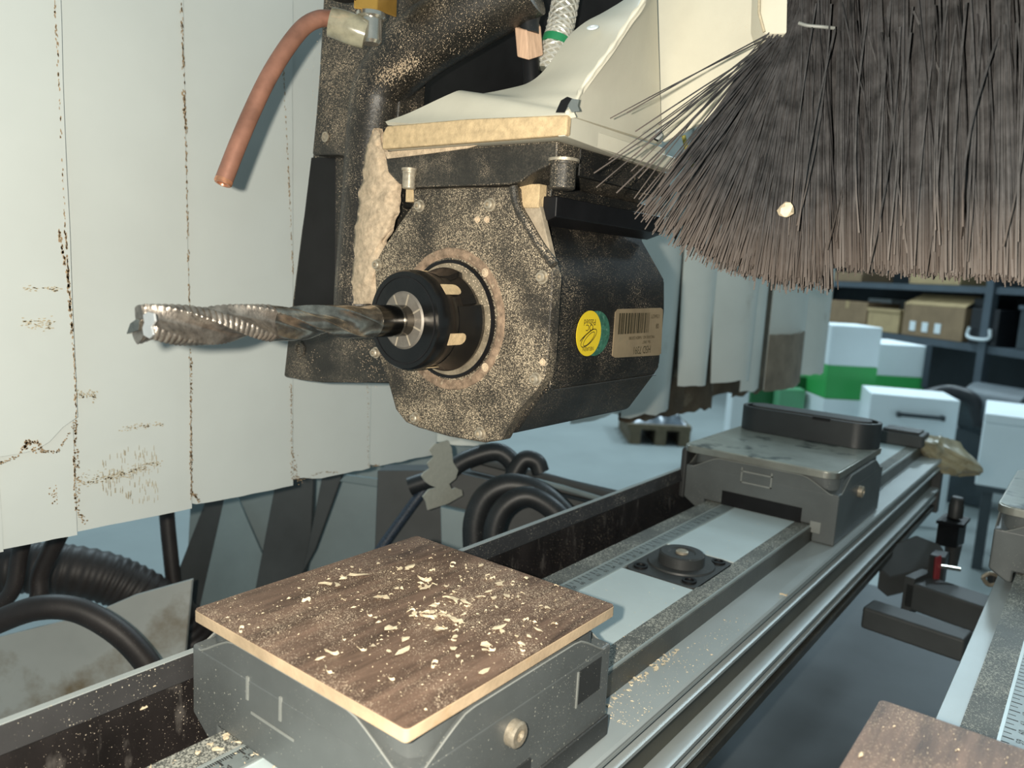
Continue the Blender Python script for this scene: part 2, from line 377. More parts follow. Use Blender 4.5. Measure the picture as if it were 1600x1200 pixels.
def cab(name, label, cat, px0, px1, pyt, pyb, depth, mats, group=None, deep=500, turn=0.0, on=None):
    """upright cabinet: pixels of its front face; base at pyb or at the floor"""
    A = at(px0, pyb, depth); B = at(px1, pyb, depth*(1-turn))
    k = Vector((B.x-A.x, B.y-A.y, 0)); L = k.length; k.normalize(); nn = Vector((k.y, -k.x, 0))
    if nn.dot(FWD) < 0: nn = -nn
    T = at((px0+px1)/2, pyt, depth*(1-turn/2)).z; zb = A.z if on is None else on
    tt = thing(name, label, cat, (A.x, A.y, zb), group)
    o0 = Vector((A.x, A.y, 0))
    def bx(u0, u1, d0, d1, z0, z1):
        vs = [o0+k*u+nn*d+Vector((0, 0, z)) for u in (u0, u1) for d in (d0, d1) for z in (z0, z1)]
        return MB().add(vs, [(0, 1, 3, 2), (4, 6, 7, 5), (0, 4, 5, 1), (2, 3, 7, 6), (0, 2, 6, 4), (1, 5, 7, 3)])
    z = T
    for nm, py, mt in mats:
        zn = at((px0+px1)/2, py, depth*(1-turn/2)).z if py else zb
        obj(nm, bx(0, L, 0, deep, zn, z), mt, tt, 6); z = zn
    return tt, bx, L, T, zb
FL = -1150
tt, bx, L, T, zb = cab('machine_cabinet', 'tall white cabinet with a wide green band behind the black cup', 'cabinet', 1284, 1362, 508, 655, 4300,
    [('upper_panel', 571, m_white), ('green_band', 624, m_cgreen), ('lower_panel', None, m_white)], on=FL, deep=330)
tt, bx, L, T, zb = cab('machine_cabinet', 'shorter white cabinet with a green band to the right of the tall one', 'cabinet', 1358, 1437, 537, 655, 4700,
    [('upper_panel', 587, m_white), ('green_band', 617, m_cgreen), ('lower_panel', None, m_white)], on=FL)
obj('frame_edge', bx(L-20, L+12, -12, 8, T-250, T+10), m_shelf, tt)
tt, bx, L, T, zb = cab('machine_housing', 'low white machine housing with a dark bar handle below the shelf', 'machine', 1352, 1492, 618, 690, 3900,
    [('housing', None, m_white)], on=FL, turn=.03, deep=330)
obj('handle', bx(L*.33, L*.82, -40, -20, T-100, T-82), m_mach, tt); 
for k in (.33, .82): obj('bracket', bx(L*k-8, L*k+8, -40, 2, T-104, T-80), m_mach, tt)
tt, bx, L, T, zb = cab('green_machine', 'dark green machine side seen under the torn curtain end', 'machine', 1166, 1262, 585, 690, 4600,
    [('side_panel', None, m_dgreen)], on=FL, deep=200)
obj('sloped_cover', bx(L*.35, L*.8, -90, 0, T-190, T-60), m_pgreen, tt, 20)
obj('front_edge', bx(L*.92, L*1.25, -60, 300, T-220, T-20), m_cgreen, tt, 10)
tt, bx, L, T, zb = cab('white_post', 'white square post standing left of the green machine', 'post', 1139, 1165, 598, 675, 3500, [('post_body', None, m_white)], on=FL, deep=90)
obj('base_plate', bx(-30, L+30, -30, 120, FL, FL+12), m_white, tt)
tt, bx, L, T, zb = cab('white_crate', 'big white box standing on the floor at the right edge', 'box', 1523, 1690, 652, 757, 3250, [('lid', 668, m_white), ('body', None, m_white)], on=None, turn=.06)
obj('dark_skid', bx(8, L-8, 10, 470, zb-25, zb), m_mach, tt)
# legs down to the hall floor
for u in (30, L-60): obj('foot', bx(u, u+40, 40, 90, FL, zb-25), m_mach, tt)
# dark round machine with hose
c0 = at(1500, 640, 4400)
tt = thing('floor_machine', 'dark round-bodied machine on the floor right of the white housing', 'machine', (c0.x, c0.y, FL))
obj('drum', MB().lathe([(0, 120), (10, 150), (330, 150), (350, 100)], (c0.x, c0.y-60, c0.z+20), (-.4, -.75, 0), 32), m_mach, tt)
obj('stand', MB().box(c0.x-110, c0.x+110, c0.y-200, c0.y+60, FL, c0.z-90), m_mach, tt, 10)
obj('hood', MB().tube(catmull([at(1440, 622, 4300), at(1480, 612, 4250), at(1520, 625, 4200), at(1532, 665, 4200)], 8), 38, 12), m_bin, tt)
# wrapped bundle on a pallet
pA = oz(985, 672, -1050); PS = 1.0
tt = thing('pallet', 'wooden pallet on the floor behind the spindle', 'pallet', (pA.x, pA.y, pA.z-100))
kk = Vector((RIGHT.x, RIGHT.y, 0)).normalized(); nn = Vector((FWD.x, FWD.y, 0)).normalized()
def rb(mb, o0, u0, u1, d0, d1, z0, z1):
    vs = [Vector((o0.x, o0.y, 0))+kk*u+nn*d+Vector((0, 0, z)) for u in (u0, u1) for d in (d0, d1) for z in (z0, z1)]
    return mb.add(vs, [(0, 1, 3, 2), (4, 6, 7, 5), (0, 4, 5, 1), (2, 3, 7, 6), (0, 2, 6, 4), (1, 5, 7, 3)])
for k in range(4): obj('deck_board', rb(MB(), pA, -20, 430, k*160, k*160+110, pA.z+10, pA.z+45), m_wood, tt)
for k in (0, 180, 350): obj('bearer', rb(MB(), pA, k, k+75, 0, 600, pA.z-100, pA.z+10), m_wood, tt)
for u in (20, 380): obj('foot', rb(MB(), pA, u, u+40, 30, 70, FL, pA.z-100), m_wood, tt)
mb = MB(); mb.grid(lambda u, v: Vector((pA.x, pA.y, pA.z+45)) + kk*(10+400*u) + nn*(40+480*v) + Vector((0, 0, (75+45*noise.noise(Vector((u*5, v*5, 1))))*min(1, 6*min(u, 1-u, v, 1-v)))), 24, 24, (0, 0, -3))
tag(obj('wrapped_bundle', mb, m_wrap), 'shiny plastic-wrapped grey bundle on the pallet', 'bundle')

# ================================================================== machine bed and frames below the beams
o = obj('machine_bed', MB().px([(-420, -470), (620, -470), (620, -478), (-420, -478)], 150, 1320), m_pan)
tag(o, 'flat grey machine bed tray between the two beams', 'machine bed')
mb = MB().prism([oz(980, 1200, -468), oz(1200, 960, -468), oz(1248, 985, -468), oz(1185, 1200, -468)], (0, 0, -1))
# cross bars under the beams (run across, along y)
for i, (p0, p1, zz, hh, ww, lab) in enumerate((((1365, 935), (1522, 985), -300, 22, 30, 'dark steel cross bar end sticking out below the first beam'),
                                        ((1440, 895), (1640, 960), -300, 30, 40, 'dark steel cross bar joining the two beams under the valve'))):
    A = oz(*p0, zz); B = oz(*p1, zz); d = (B-A).normalized(); s_ = Vector((-d.y, d.x, 0))*ww
    tt = thing('cross_bar', lab, 'bar', (A+B)/2)
    ba = obj('bar', MB().prism([A, B, B-s_, A-s_], (0, 0, -hh)), m_framed, tt, 3)
    if i == 0: obj('worn_patch', MB().prism([A+d*12+Vector((0, 0, -6)), A+d*40+Vector((0, 0, -6)), A+d*40+Vector((0, 0, -16)), A+d*12+Vector((0, 0, -16))], s_*.02*(1)), pm('worn brown', (.20, .13, .07), .6), tt)
    else: obj('end_flange', MB().prism([A+Vector((0, 0, 5)), A+d*10+Vector((0, 0, 5)), A+d*10-s_+Vector((0, 0, 5)), A-s_+Vector((0, 0, 5))], (0, 0, -hh-10)), m_framed, tt)

# ---------------- beams
def beam(label, dy, x0, x1, flange_x, full=True, name='support_beam', g=None, first=True):
    t = thing(name, label, 'beam', ((x0+x1)/2, 210+dy, -290))
    Y = lambda pts: [(y+dy, z) for y, z in pts]
    core = [(262, -201.5), (262, -287), (156, -287), (156, -278), (168, -277), (168, -270), (156, -269), (156, -262), (160, -259), (167, -255), (167, -231), (160, -228), (156, -227), (167, -225), (167, -219), (181, -216.5), (181, -203)]
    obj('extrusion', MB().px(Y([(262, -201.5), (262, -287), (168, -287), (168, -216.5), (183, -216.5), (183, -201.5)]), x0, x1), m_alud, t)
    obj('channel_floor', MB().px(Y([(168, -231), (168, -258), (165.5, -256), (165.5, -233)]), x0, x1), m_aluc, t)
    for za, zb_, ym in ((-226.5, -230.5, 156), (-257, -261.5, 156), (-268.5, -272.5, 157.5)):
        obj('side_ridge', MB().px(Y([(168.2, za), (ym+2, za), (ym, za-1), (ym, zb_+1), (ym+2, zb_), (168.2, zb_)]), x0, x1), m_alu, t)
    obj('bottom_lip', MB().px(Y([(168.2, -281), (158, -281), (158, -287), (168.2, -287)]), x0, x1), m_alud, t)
    obj('lower_ledge', MB().px(Y([(181, -214.8), (181, -218), (157, -218), (155.8, -217), (155.8, -216), (157, -214.8)]), x0, x1), m_alu, t)
    obj('ledge_edge', MB().px(Y([(157, -217.9), (155.9, -217.9), (155.6, -219.2), (157, -220)]), x0, x1), m_edge, t)
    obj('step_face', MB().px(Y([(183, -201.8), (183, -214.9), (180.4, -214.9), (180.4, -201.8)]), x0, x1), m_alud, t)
    obj('inner_rail', MB().px(Y([(195, -200.4), (195, -204), (182.5, -204), (182.5, -200.4)]), x0, x1), m_dusty, t)
    obj('rail_edge', MB().px(Y([(182.5, -200), (182.5, -204), (181.4, -204), (181.4, -200)]), x0, x1), m_edge, t)
    obj('outer_rail', MB().px(Y([(277, -200.6), (277, -215), (262, -215), (262, -200.6)]), x0, x1), m_dusty, t)
    obj('rail_edge', MB().px(Y([(262, -200), (262, -204), (260.5, -204), (260.5, -200)]), x0, x1), m_edge, t)
    rl = obj('ruler', MB().px(Y([(260.5, -200.3), (260.5, -203), (249.5, -203), (249.5, -200.3)]), x0, x1), m_ruler, t)
    if full:
        mt = MB()
        x = 128.8; n_ = 31
        tick = MB()
        k = 0
        for xx in np.arange(118.8, 640, 1.0):
            L_ = 4.6 if k % 10 == 0 else (3.2 if k % 5 == 0 else 2.0); ww = .26 if k % 10 else .42
            if xx < 180 or k % 10 == 0 or k % 5 == 0:
                tick.box(xx-ww, xx+ww, 260.3-L_+dy, 260.3+dy, -200.29, -200.22)
            k += 1
        for i in range(53):
            if 185 < 118.8+10*i < 290: continue
            q = text('n', str(30+i), 4.4, m_ink, (118.8+10*i, 253.2+dy, -200.3), (1, 0, 0), (0, 1, 0), t, .1)
            tick.add(q.v, q.f)
        obj('ruler_print', tick, m_ink, rl, kind='stuff')
    # inset panel with a square hole for the flange
    hx0, hx1 = flange_x
    obj('rail_edge', MB().px(Y([(249.5, -200), (249.5, -203), (248.4, -203), (248.4, -200)]), x0, x1), m_edge, t)
    for a, b in ((x0, hx0), (hx1, x1)):
        obj('top_panel', MB().box(a, b, 195+dy, 248.5+dy, -203, -200.5), m_panel, t)
    return t
b1 = beam('long grey aluminium beam running under the first two pods', 0, 90, 1165, (463, 533))
b2 = beam('second grey aluminium beam at the right edge with a wooden board over it', -245, 90, 1165, (463, 533))
obj('left_ledge', MB().px([(32, -214.8), (45, -214.8), (45.5, -216), (45, -219), (32, -219)], 90, 1165), m_alu, b2)
# end cap of first beam
obj('end_cap', MB().px([(155, -199), (278, -199), (278, -292), (155, -292)], 1165, 1180), m_framed, b1, 1)
obj('end_cap', MB().px([(-90, -199), (46, -199), (46, -292), (-90, -292)], 1165, 1180), m_framed, b2, 1)
def flange(dy, label):
    t = thing('flange_plate', label, 'flange', (498, 221+dy, -204))
    pl = obj('plate', MB().prism([(x, y, -203) for x, y in rrect(464.5, 531.5, 193.5+dy, 249+dy, 8)], (0, 0, 2.6)), m_podd, t, .5)
    cx, cy = 501, 222+dy
    obj('boss', MB().lathe([(0, 24), (1.2, 23.5), (1.2, 16.5), (8, 16), (9, 15), (9, 10), (8, 9), (8, 7)], (cx, cy, -200.4), (0, 0, 1), 48), m_podd, t)
    obj('pin', MB().lathe([(0, 4.5), (1.6, 4.5), (2.2, 3.6)], (cx, cy, -192.6), (0, 0, 1), 24), m_bolt, t)
    for x, y in ((474, 240), (474, 203), (523, 240), (523, 203)):
        obj('bolt_head', MB().lathe([(0, 5), (1.4, 5), (1.4, 3.2), (.4, 3.0)], (x, y+dy, -200.4), (0, 0, 1), 24), m_blk, t)
    return t
flange(0, 'square dark flange with a round boss sunk into the first beam')
flange(-245, 'square dark flange sunk into the second beam at the right edge')

# ---------------- pods
def pod(label, x0, x1, y0, y1, ztop, dy, detail=True, name='vacuum_pod', ridge=True):
    t = thing(name, label, 'pod', ((x0+x1)/2, (y0+y1)/2, -214.5))
    zl = ztop-7
    ch = [(y0, -214.2), (181+dy-.8, -214.2), (181+dy-.8, -199.8), (279+dy, -199.8), (279+dy, -208.5), (min(y1-12, 290+dy), -208.5), (y1, -201), (y1, zl-6), (y0, zl-6)]
    # skirt of the housing, cut by a shallow slot over the panel
    obj('housing', MB().px(ch, x0, x1), m_pod, t, 1.6)
    # crown: rounded-square wall whose top dips at the corners
    pl = rrect(x0+.3, x1-.3, y0+.3, y1-.3, 7, 6)
    # resample edges
    pts = []
    for i in range(len(pl)):
        a, b = Vector(pl[i]), Vector(pl[(i+1) % len(pl)]); n = max(1, int((b-a).length/5))
        pts += [a.lerp(b, k/n) for k in range(n)]
    cx, cy, hx, hy = (x0+x1)/2, (y0+y1)/2, (x1-x0)/2, (y1-y0)/2
    def top(p):
        e = (abs(p.x-cx)/hx)*(abs(p.y-cy)/hy)
        return zl + 5 - 12*max(0, min(1, (e-.55)/.33))**1.2*(1 if e < .9 else 1)
    N = len(pts); vs = []
    for p in pts: vs.append((p.x, p.y, zl-8))
    for p in pts: vs.append((p.x, p.y, top(p)))
    for p in pts:
        q = Vector((cx+(p.x-cx)*.975, cy+(p.y-cy)*.975)); vs.append((q.x, q.y, top(p)+.4))
    fs = [(r*N+i, r*N+(i+1) % N, (r+1)*N+(i+1) % N, (r+1)*N+i) for r in (0, 1) for i in range(N)]
    fs.append(tuple(range(2*N, 3*N)))
    obj('crown', MB().add(vs, fs), m_pod, t, sharp=50)
    ii = rrect(x0+4, x1-4, y0+4, y1-4, 12, 6)
    obj('inner_block', MB().prism([(a, b, zl-9) for a, b in ii], (0, 0, ztop-zl+9)), m_pod, t, 1)
    obj('seam_line', MB().tube([(p.x, p.y, top(p)+.1) for p in pts]+[(pts[0].x, pts[0].y, top(pts[0])+.1)], .45, 5, False), m_podseam, t)
    # bolt on the side towards the viewer's right
    bxp = x0+(x1-x0)*.43
    bt = obj('side_bolt', MB().lathe([(0, 5.3), (3.6, 5.3), (4.4, 4.5), (4.4, 2.4), (3.0, 2.2)], (bxp, y0+.2, -178.5), (0, -1, 0), 32), m_bolt, t)
    if detail:
        obj('clip_recess', MB().box(x0+104, x0+123, y0-.3, y0+1, -188, -172), m_podd, t)
        obj('recess_edge', MB().box(x0+103, x0+104, y0-.6, y0+1, -189, -172), m_podseam, t)
        obj('base_rim', MB().prism([(x0+72, y0-1.6, -214.5), (x1, y0-1.6, -214.5), (x1, y0-1.6, -204), (x0+78, y0-1.6, -204), (x0+72, y0-1.6, -208)], (0, 1.8, 0)), m_podd, t, .8)
        obj('base_block', MB().prism([(x0+3, y0-.8, -236), (x0+68, y0-.8, -236), (x0+68, y0-.8, -207), (x0+37, y0-.8, -207), (x0+37, y0-.8, -191), (x0+3, y0-.8, -203)], (0, 1.2, 0)) if False else MB().box(x0+6, x0+70, y0-.8, y0+.5, -214.5, -196), m_podd, t)
        obj('slot_edge', MB().box(x0+43, x0+44, y0-1.0, y0, -205, -190), m_podseam, t)
        # moulded marks on the face towards the viewer's left
        obj('moulded_line', MB().prism([(x0-.35, y0+62, -183), (x0-.35, y0+90, -183), (x0-.35, y0+90, -182), (x0-.35, y0+62, -182)], (.6, 0, 0)), m_podseam, t)
        for yy in (70, 92): obj('moulded_line', MB().box(x0-.4, x0+.3, y0+yy, y0+yy+1.4, -178, -168), m_podseam, t)
    return t
p1 = pod('grey plastic pod under the nearer sawdust-covered board', 171, 303, 165, 300, -155.6, 0)
p2 = pod('grey plastic pod with a steel plate and black cup on top', 668, 822, 161, 300, -156.5, 0, False)
p3 = pod('grey plastic pod cut by the right edge on the second beam', 668, 822, -89, 50, -156.5, -245, False)
p4 = pod('grey plastic pod hidden beneath the second wooden board', 171, 300, -80, 50, -155.6, -245, False)
# front slot of pod 2
obj('front_slot', MB().box(667.2, 672, 190, 262, -200, -187), m_blk, p2)
obj('side_bracket', MB().prism([(668, 300, -152), (668, 306, -156), (668, 306, -202), (668, 300, -204)], (60, 0, 0)), m_podd, p2, 2)
obj('corner_latch', MB().box(667, 669, 173, 182, -206, -196), m_podseam, p2, .5)
for z in (-166, -176): obj('moulded_line', MB().box(667.3, 668.5, 218, 246, z, z+1.2), m_podseam, p2)
for y in (218, 245): obj('moulded_line', MB().box(667.3, 668.5, y, y+1.2, -176, -162), m_podseam, p2)
# steel plates on the pods
for nm, lab, x0, x1, y0, y1 in (('steel_plate', 'steel plate with painted sheen lying on the far pod in front of the black cup', 662, 826, 163, 303), ('steel_plate', 'steel plate on the pod cut by the right edge', 662, 826, -92, 50)):
    t = thing(nm, lab, 'plate', ((x0+x1)/2, (y0+y1)/2, -156.5))
    obj('plate_rim', MB().prism([(a, b, -156.5) for a, b in rrect(x0, x1, y0, y1, 12)], (0, 0, 6)), m_plate_e, t, .6)
    obj('top_skin', MB().prism([(a, b, -150.5) for a, b in rrect(x0+1.5, x1-1.5, y0+1.5, y1-1.5, 11)], (0, 0, .5)), m_plate, t)
# oval vacuum cup standing at the back of the plate
def stadium(x0, x1, y0, y1, n=16):
    r = (x1-x0)/2; cx = (x0+x1)/2; o = []
    for k in range(n+1): a = PI*k/n; o.append((cx+r*math.cos(a), y1-r+r*math.sin(a)))
    for k in range(n+1): a = PI+PI*k/n; o.append((cx+r*math.cos(a), y0+r+r*math.sin(a)))
    return o
def cup(label, y0, y1):
    x0, x1 = 782, 826
    t = thing('suction_cup', label, 'suction cup', ((x0+x1)/2, (y0+y1)/2, -150))
    obj('cup_body', MB().prism([(a, b, -149.9) for a, b in stadium(x0+2, x1-2, y0+2, y1-2)], (0, 0, 22)), m_cup, t, .8)
    O, I = stadium(x0, x1, y0, y1), stadium(x0+4, x1-4, y0+4, y1-4); n = len(O)
    vs = [(a, b, z) for poly, z in ((O, -149.9), (O, -125), (I, -125), (I, -149.9)) for a, b in poly]
    fs = [(r*n+i, r*n+(i+1) % n, ((r+1) % 4)*n+(i+1) % n, ((r+1) % 4)*n+i) for r in range(4) for i in range(n)]
    obj('rim_wall', MB().add(vs, fs), m_cup, t, .6)
    I2 = stadium(x0+9, x1-9, y0+9, y1-9)
    obj('gasket', MB().prism([(a, b, -128) for a, b in I2], (0, 0, 4)), m_podd, t, 1)
    obj('notch', MB().box(x0-.6, x0+3, 205, 222, -127.5, -124.4) if y0 > 0 else MB().box(x0-.6, x0+3, -60, -45, -127.5, -124.4), m_blk, t)
cup('black oval rubber suction cup standing on the far steel plate', 163, 300)

# ---------------- wooden boards
def board(label, x0, x1, y0, y1, z, chipn, name='wooden_board'):
    t = thing(name, label, 'board', ((x0+x1)/2, (y0+y1)/2, z-5.3))
    obj('core', MB().prism([(a, b, z-5.3) for a, b in rrect(x0, x1, y0, y1, 2, 3)], (0, 0, 4.9)), m_mdf, t, .25)
    obj('laminate_top', MB().prism([(a, b, z-.4) for a, b in rrect(x0+.2, x1-.2, y0+.2, y1-.2, 2, 3)], (0, 0, .5)), m_top, t)
    return t
board('brown wood-grain board covered in sawdust on the nearer pod', 168.7, 303.4, 164.9, 294.5, -150.1, 0)
board('second brown wood-grain board cut by the lower right corner', 168, 302, -84, 50.1, -150.1, 0)
def shavings(name, label, pts, z, mat=m_chip):
    mb = MB()
    for (x, y, s) in pts:
        a = random.random()*2*PI; el = random.uniform(.8, 2.4)
        if s > 1.0 and random.random() < .8:       # ragged flake, or curled ribbon
            if random.random() < .45:
                k = 6; path = []
                R = s*random.uniform(.8, 1.5); sp = random.uniform(1.5, 4.0)
                for i in range(k+1):
                    b_ = a+i/k*sp; path.append(Vector((x+R*math.cos(b_), y+R*math.sin(b_), z+.3+.5*math.sin(i))))
                wv = Vector((0, 0, .5*s)) ; vs = []
                for p in path: vs += [p, p+wv+Vector((.25*s*math.cos(a), .25*s*math.sin(a), 0))]
                mb.add(vs, [(2*i, 2*i+2, 2*i+3, 2*i+1) for i in range(k)])
            else:
                k = 7; c = Vector((x, y, z+.15)); vs = [c+Vector((0, 0, .5*s*random.random()))]
                for i in range(k):
                    b_ = 2*PI*i/k; r = s*random.uniform(.35, 1.5)
                    vs.append(c+Vector((r*math.cos(b_)*el, r*math.sin(b_), random.uniform(0, .35)*s)))
                R_ = Matrix.Rotation(a, 3, 'Z'); vs = [c+R_@(v-c) for v in vs]
                mb.add(vs, [(0, 1+i, 1+(i+1) % k) for i in range(k)])
        else:
            c = Vector((x, y, z)); d = Vector((math.cos(a), math.sin(a), 0)); e = Vector((-d.y, d.x, 0))
            mb.add([c-d*s*el*.5, c+e*s*.35, c+d*s*el*.5, c-e*s*.3, c+Vector((0, 0, s*.45))], [(0, 1, 4), (1, 2, 4), (2, 3, 4), (3, 0, 4), (3, 2, 1, 0)])
    return tag(obj(name, mb, mat, sharp=10), label, 'sawdust', kind='stuff')
pts = []
for i in range(2600):
    x = random.uniform(171, 301); y = random.uniform(167, 292)
    # denser towards the middle and the right edge
    if random.random() > .32+.68*math.exp(-(((x-250)/44)**2+((y-212)/46)**2)): continue
    pts.append((x, y, min(1.1, .16+random.expovariate(4.2))))
for i in range(95):
    pts.append((random.gauss(245, 26), random.gauss(218, 26), random.uniform(1.1, 1.9)))
for p, s_ in (((475, 945), 3.0), ((665, 905), 3.2), ((628, 920), 2.6), ((670, 962), 2.8), ((522, 1018), 3.0), ((560, 900), 2.0), ((535, 905), 2.2), ((600, 935), 2.0), ((640, 888), 1.8), ((765, 905), 1.8), ((858, 975), 1.8), ((665, 1110), 1.6), ((520, 1048), 2.0)):
    v = oz(*p, -150); pts.append((v.x, v.y, s_))
pts = [(min(302, max(170, x)), min(293, max(166, y)), s) for x, y, s in pts]
shavings('sawdust', 'loose pale sawdust and shavings strewn over the nearer board', pts, -149.7)
pts = [(random.uniform(200, 300), random.uniform(-10, 48), min(.8, .15+random.expovariate(5))) for i in range(260)]
v = oz(1345, 1180, -150); pts.append((v.x, v.y, 2.2))
shavings('sawdust', 'fine sawdust sprinkled on the second board at lower right', pts, -149.7)
pts = []
for i in range(420):
    k = random.random(); x = 316+k*k*170; pts.append((x, 158+random.random()**1.0*22*(1-.35*k), min(.95, .15+random.expovariate(4.5))))
for i in range(60): pts.append((318+random.random()*90, random.uniform(175, 180), random.uniform(.6, 1.3)))
v = oz(1223, 929, -214.8); pts.append((v.x, v.y, 3.2))
shavings('sawdust', 'pale shavings gathered on the lower ledge of the first beam beside the pod', pts, -214.7)
pts = [(random.uniform(310, 640), random.uniform(183, 247), min(.6, .1+random.expovariate(6))) for i in range(260)]
pts += [(random.uniform(100, 172), random.uniform(232, 274), min(1.6, .2+random.expovariate(2.2))) for i in range(150)]
pts = [p for p in pts if not (462 < p[0] < 534)]
shavings('sawdust', 'scattered specks of sawdust on the top panel of the first beam', pts, -200.1)

# ---------------- long black panel behind the first beam
t = thing('black_side_panel', 'long scratched black side panel behind the first beam', 'panel', (600, 307, -300))
obj('panel_sheet', MB().px([(305, -183), (308, -183), (308, -330), (305, -330)], 60, 1150), m_blackpan, t)
obj('top_lip', MB().px([(302.4, -186.5), (303.0, -187), (306, -178.5), (308.6, -176.6), (308.6, -176), (305.5, -176.2)], 60, 1150), pm('lip of black panel', (.022, .021, .022), .6, 0, .2, 40, dust=((.5, .45, .36), .4, 700)), t)
obj('lip_edge', MB().px([(305.4, -176.4), (308.7, -176.4), (308.7, -175.9), (305.4, -175.9)], 60, 1150), m_alu, t)
mb = MB()
for p in (((215, 1085), 9, .5), ((160, 1102), 10, .6), ((112, 1113), 4, 1.2), ((240, 1075), 3, 1), ((90, 1130), 2, 1.0), ((60, 1145), 9, .5), ((225, 1107), 1.6, 1.3), ((360, 1050), 5, .5), ((130, 1112), 5, .5)):
    (px_, py_), l_, h_ = p
    c = oy(px_, py_, 304.6 if py_ > 1100 else 303.2)
    k = 8; vs = []
    for i in range(k+1):
        vs.append(c+Vector(((i/k-.5)*2*l_, 0, h_*(.3+random.random())*.8*math.sin(PI*(.1+.8*i/k)) + (i/k-.5)*.4)))
    for i in range(k, -1, -1): vs.append(c+Vector(((i/k-.5)*2*l_, 0, -.3*random.random())))
    mb.prism(vs, (0, .5, 0))
obj('paint_chip_marks', mb, m_chip, t, kind='stuff')
m_blackpan_lip = None

# ================================================================== strip curtain behind the spindle
YC = 500.0; KC = YC/430
t = thing('strip_curtain', 'off-white slat curtain hanging behind the spindle with a stained lower edge', 'curtain', (250, YC, 300))
def strip(x0, x1, zb, ztop, yo, tilt, bulge, mat, jag=1.0, bottom=None, lean=0.0, topx=None):
    x0 -= 5
    tilt = -4.5
    nu, nv = 10, 36
    def fn(u, v):
        x = x0+(x1-x0)*u
        zbb = zb + (bottom(u) if bottom else 0) + jag*noise.noise(Vector((x*.11, zb, 3.1)))
        z = (zbb + (ztop-zbb)*v)*(YC+yo)/YC
        h = (z-zb)
        x *= (YC+yo)/YC
        xx = x + lean*h + (0 if not jag else .8*noise.noise(Vector((u*1.0+x0, z*.02, 5))))
        return (xx, YC + yo + tilt*(u-.5) - bulge*math.sin(PI*u)*(1-.0*v), z)
    return MB().grid(fn, nu, nv, (0, 1.6, 0))
zb = -153.2*KC
def break1(u):
    # broken lower edge of the leftmost strip, px (0,722) (45,690) (100,705) (118,655)
    p = [(0, 0), (.25, 0), (.45, 4), (.62, 3), (.78, 5), (.86, 16), (1, 22)]
    for (a, b), (c, d) in zip(p, p[1:]):
        if a <= u <= c: return b+(d-b)*(u-a)/(c-a) + 1.5*noise.noise(Vector((u*14, 0, 0)))
    return 0
def spx(px_, y, Y=YC): return oy(px_, y, Y)
bx_ = [oy(px_, py_, YC).x for px_, py_ in ((6, 857), (120, 832), (298, 795), (455, 757), (575, 731), (678, 712))]
zbrk = oy(20, 722, YC-4).z
obj('strip', strip(oy(-60, 400, YC).x-20, oy(119, 655, YC).x, zbrk, 330, -4, 2, 0, m_pvc, 1.2, break1, lean=-.014), m_pvc, t)
obj('strip', strip(bx_[0]+1, bx_[1]-.5, zb-1, 330, 0, 1, 0, m_pvc, .8, lean=-.014), m_pvc, t)
obj('strip', strip(bx_[0]-70, bx_[0]-1, zb-1, 330, 2, 1, 0, m_pvc, .8, lean=-.014), m_pvc, t)
cb = lambda u: (2.5*(1-u)**12 if u < .5 else 0)
obj('strip', strip(bx_[1], bx_[2], zb, 330, 1, 3, .6, m_pvc, .7, lean=-.014), m_pvc, t)
obj('strip', strip(bx_[2]+1.2, bx_[3], zb+.5, 330, 1, 3, .6, m_pvc, .7, lambda u: 4*max(0, 1-u*9), lean=-.018), m_pvc, t)
obj('strip', strip(bx_[3]+1.2, bx_[4], zb+1, 330, 1, 3, .6, m_pvc, 1.2, lambda u: 5*max(0, 1-u*7)+3*math.sin(u*9)*(u < .35), lean=-.02), m_pvc, t)
obj('strip', strip(bx_[4]+1, bx_[5], zb+.5, 330, 1, 3, .6, m_pvc, 1.2, lambda u: 6*max(0, 1-u*6), lean=-.02), m_pvc, t)
obj('strip', strip(bx_[5]-2, bx_[5]+34, zb+13, 330, 8, 3, .6, m_pvc2, 1.2, lambda u: -4*u), m_pvc2, t)
x_a = bx_[5]+22
obj('strip', strip(x_a, x_a+66, zb+8, 330, 12, 8, 14, m_pvc2, 2.0, lambda u: -4*math.sin(PI*u)), m_pvc2, t)
# folded strips at the far side; px at mid height, far px 1290
def strip2(p0, p1, pb, zlo, yo, bulge, mat, top_spread=0, jag=3, b=None, tilt=6):
    X0, X1 = oy(p0, 500, YC+yo).x, oy(p1, 500, YC+yo).x
    nu, nv = 12, 30
    def fn(u, v):
        x = X0+(X1-X0)*u
        zz = zlo + (b(u) if b else 0) + jag*noise.noise(Vector((x*.035, yo, 1.7)))
        z = zz+(360-zz)*v
        s = max(0, min(1, (z-zlo)/230)); taper = 1-(top_spread)*(1-s)**1.7
        xm = (X0+X1)/2; x = xm+(x-xm)*taper
        return (x, YC+yo+tilt*(u-.5)-bulge*math.sin(PI*u), z)
    return MB().grid(fn, nu, nv, (0, 1.6, 0))
def zat(px_, py_, Y=YC): return oy(px_, py_, Y).z
m_dirt = pm('brown dirt film on strip', (.13, .095, .06), .7, 0, .3, 25, .2, 100, blotch=((.30, .26, .19), .55, 22))
FS = [(900, 985, 650, 8, 10, 0), (975, 1062, 640, 4, 22, .1), (1058, 1108, 600, -10, 26, .30), (1108, 1172, 590, -14, 36, .28), (1165, 1197, 606, -4, 12, .0), (1202, 1262, 600, -2, 20, 0), (1255, 1292, 580, 10, 26, .12)]
for (q0, q1, pyb, yo, bu, sp) in FS:
    s_ = obj('strip', strip2(q0, q1, 0, zat((q0+q1)/2, pyb, YC+yo), yo, bu, m_pvc2, sp, 5), m_pvc2, t)
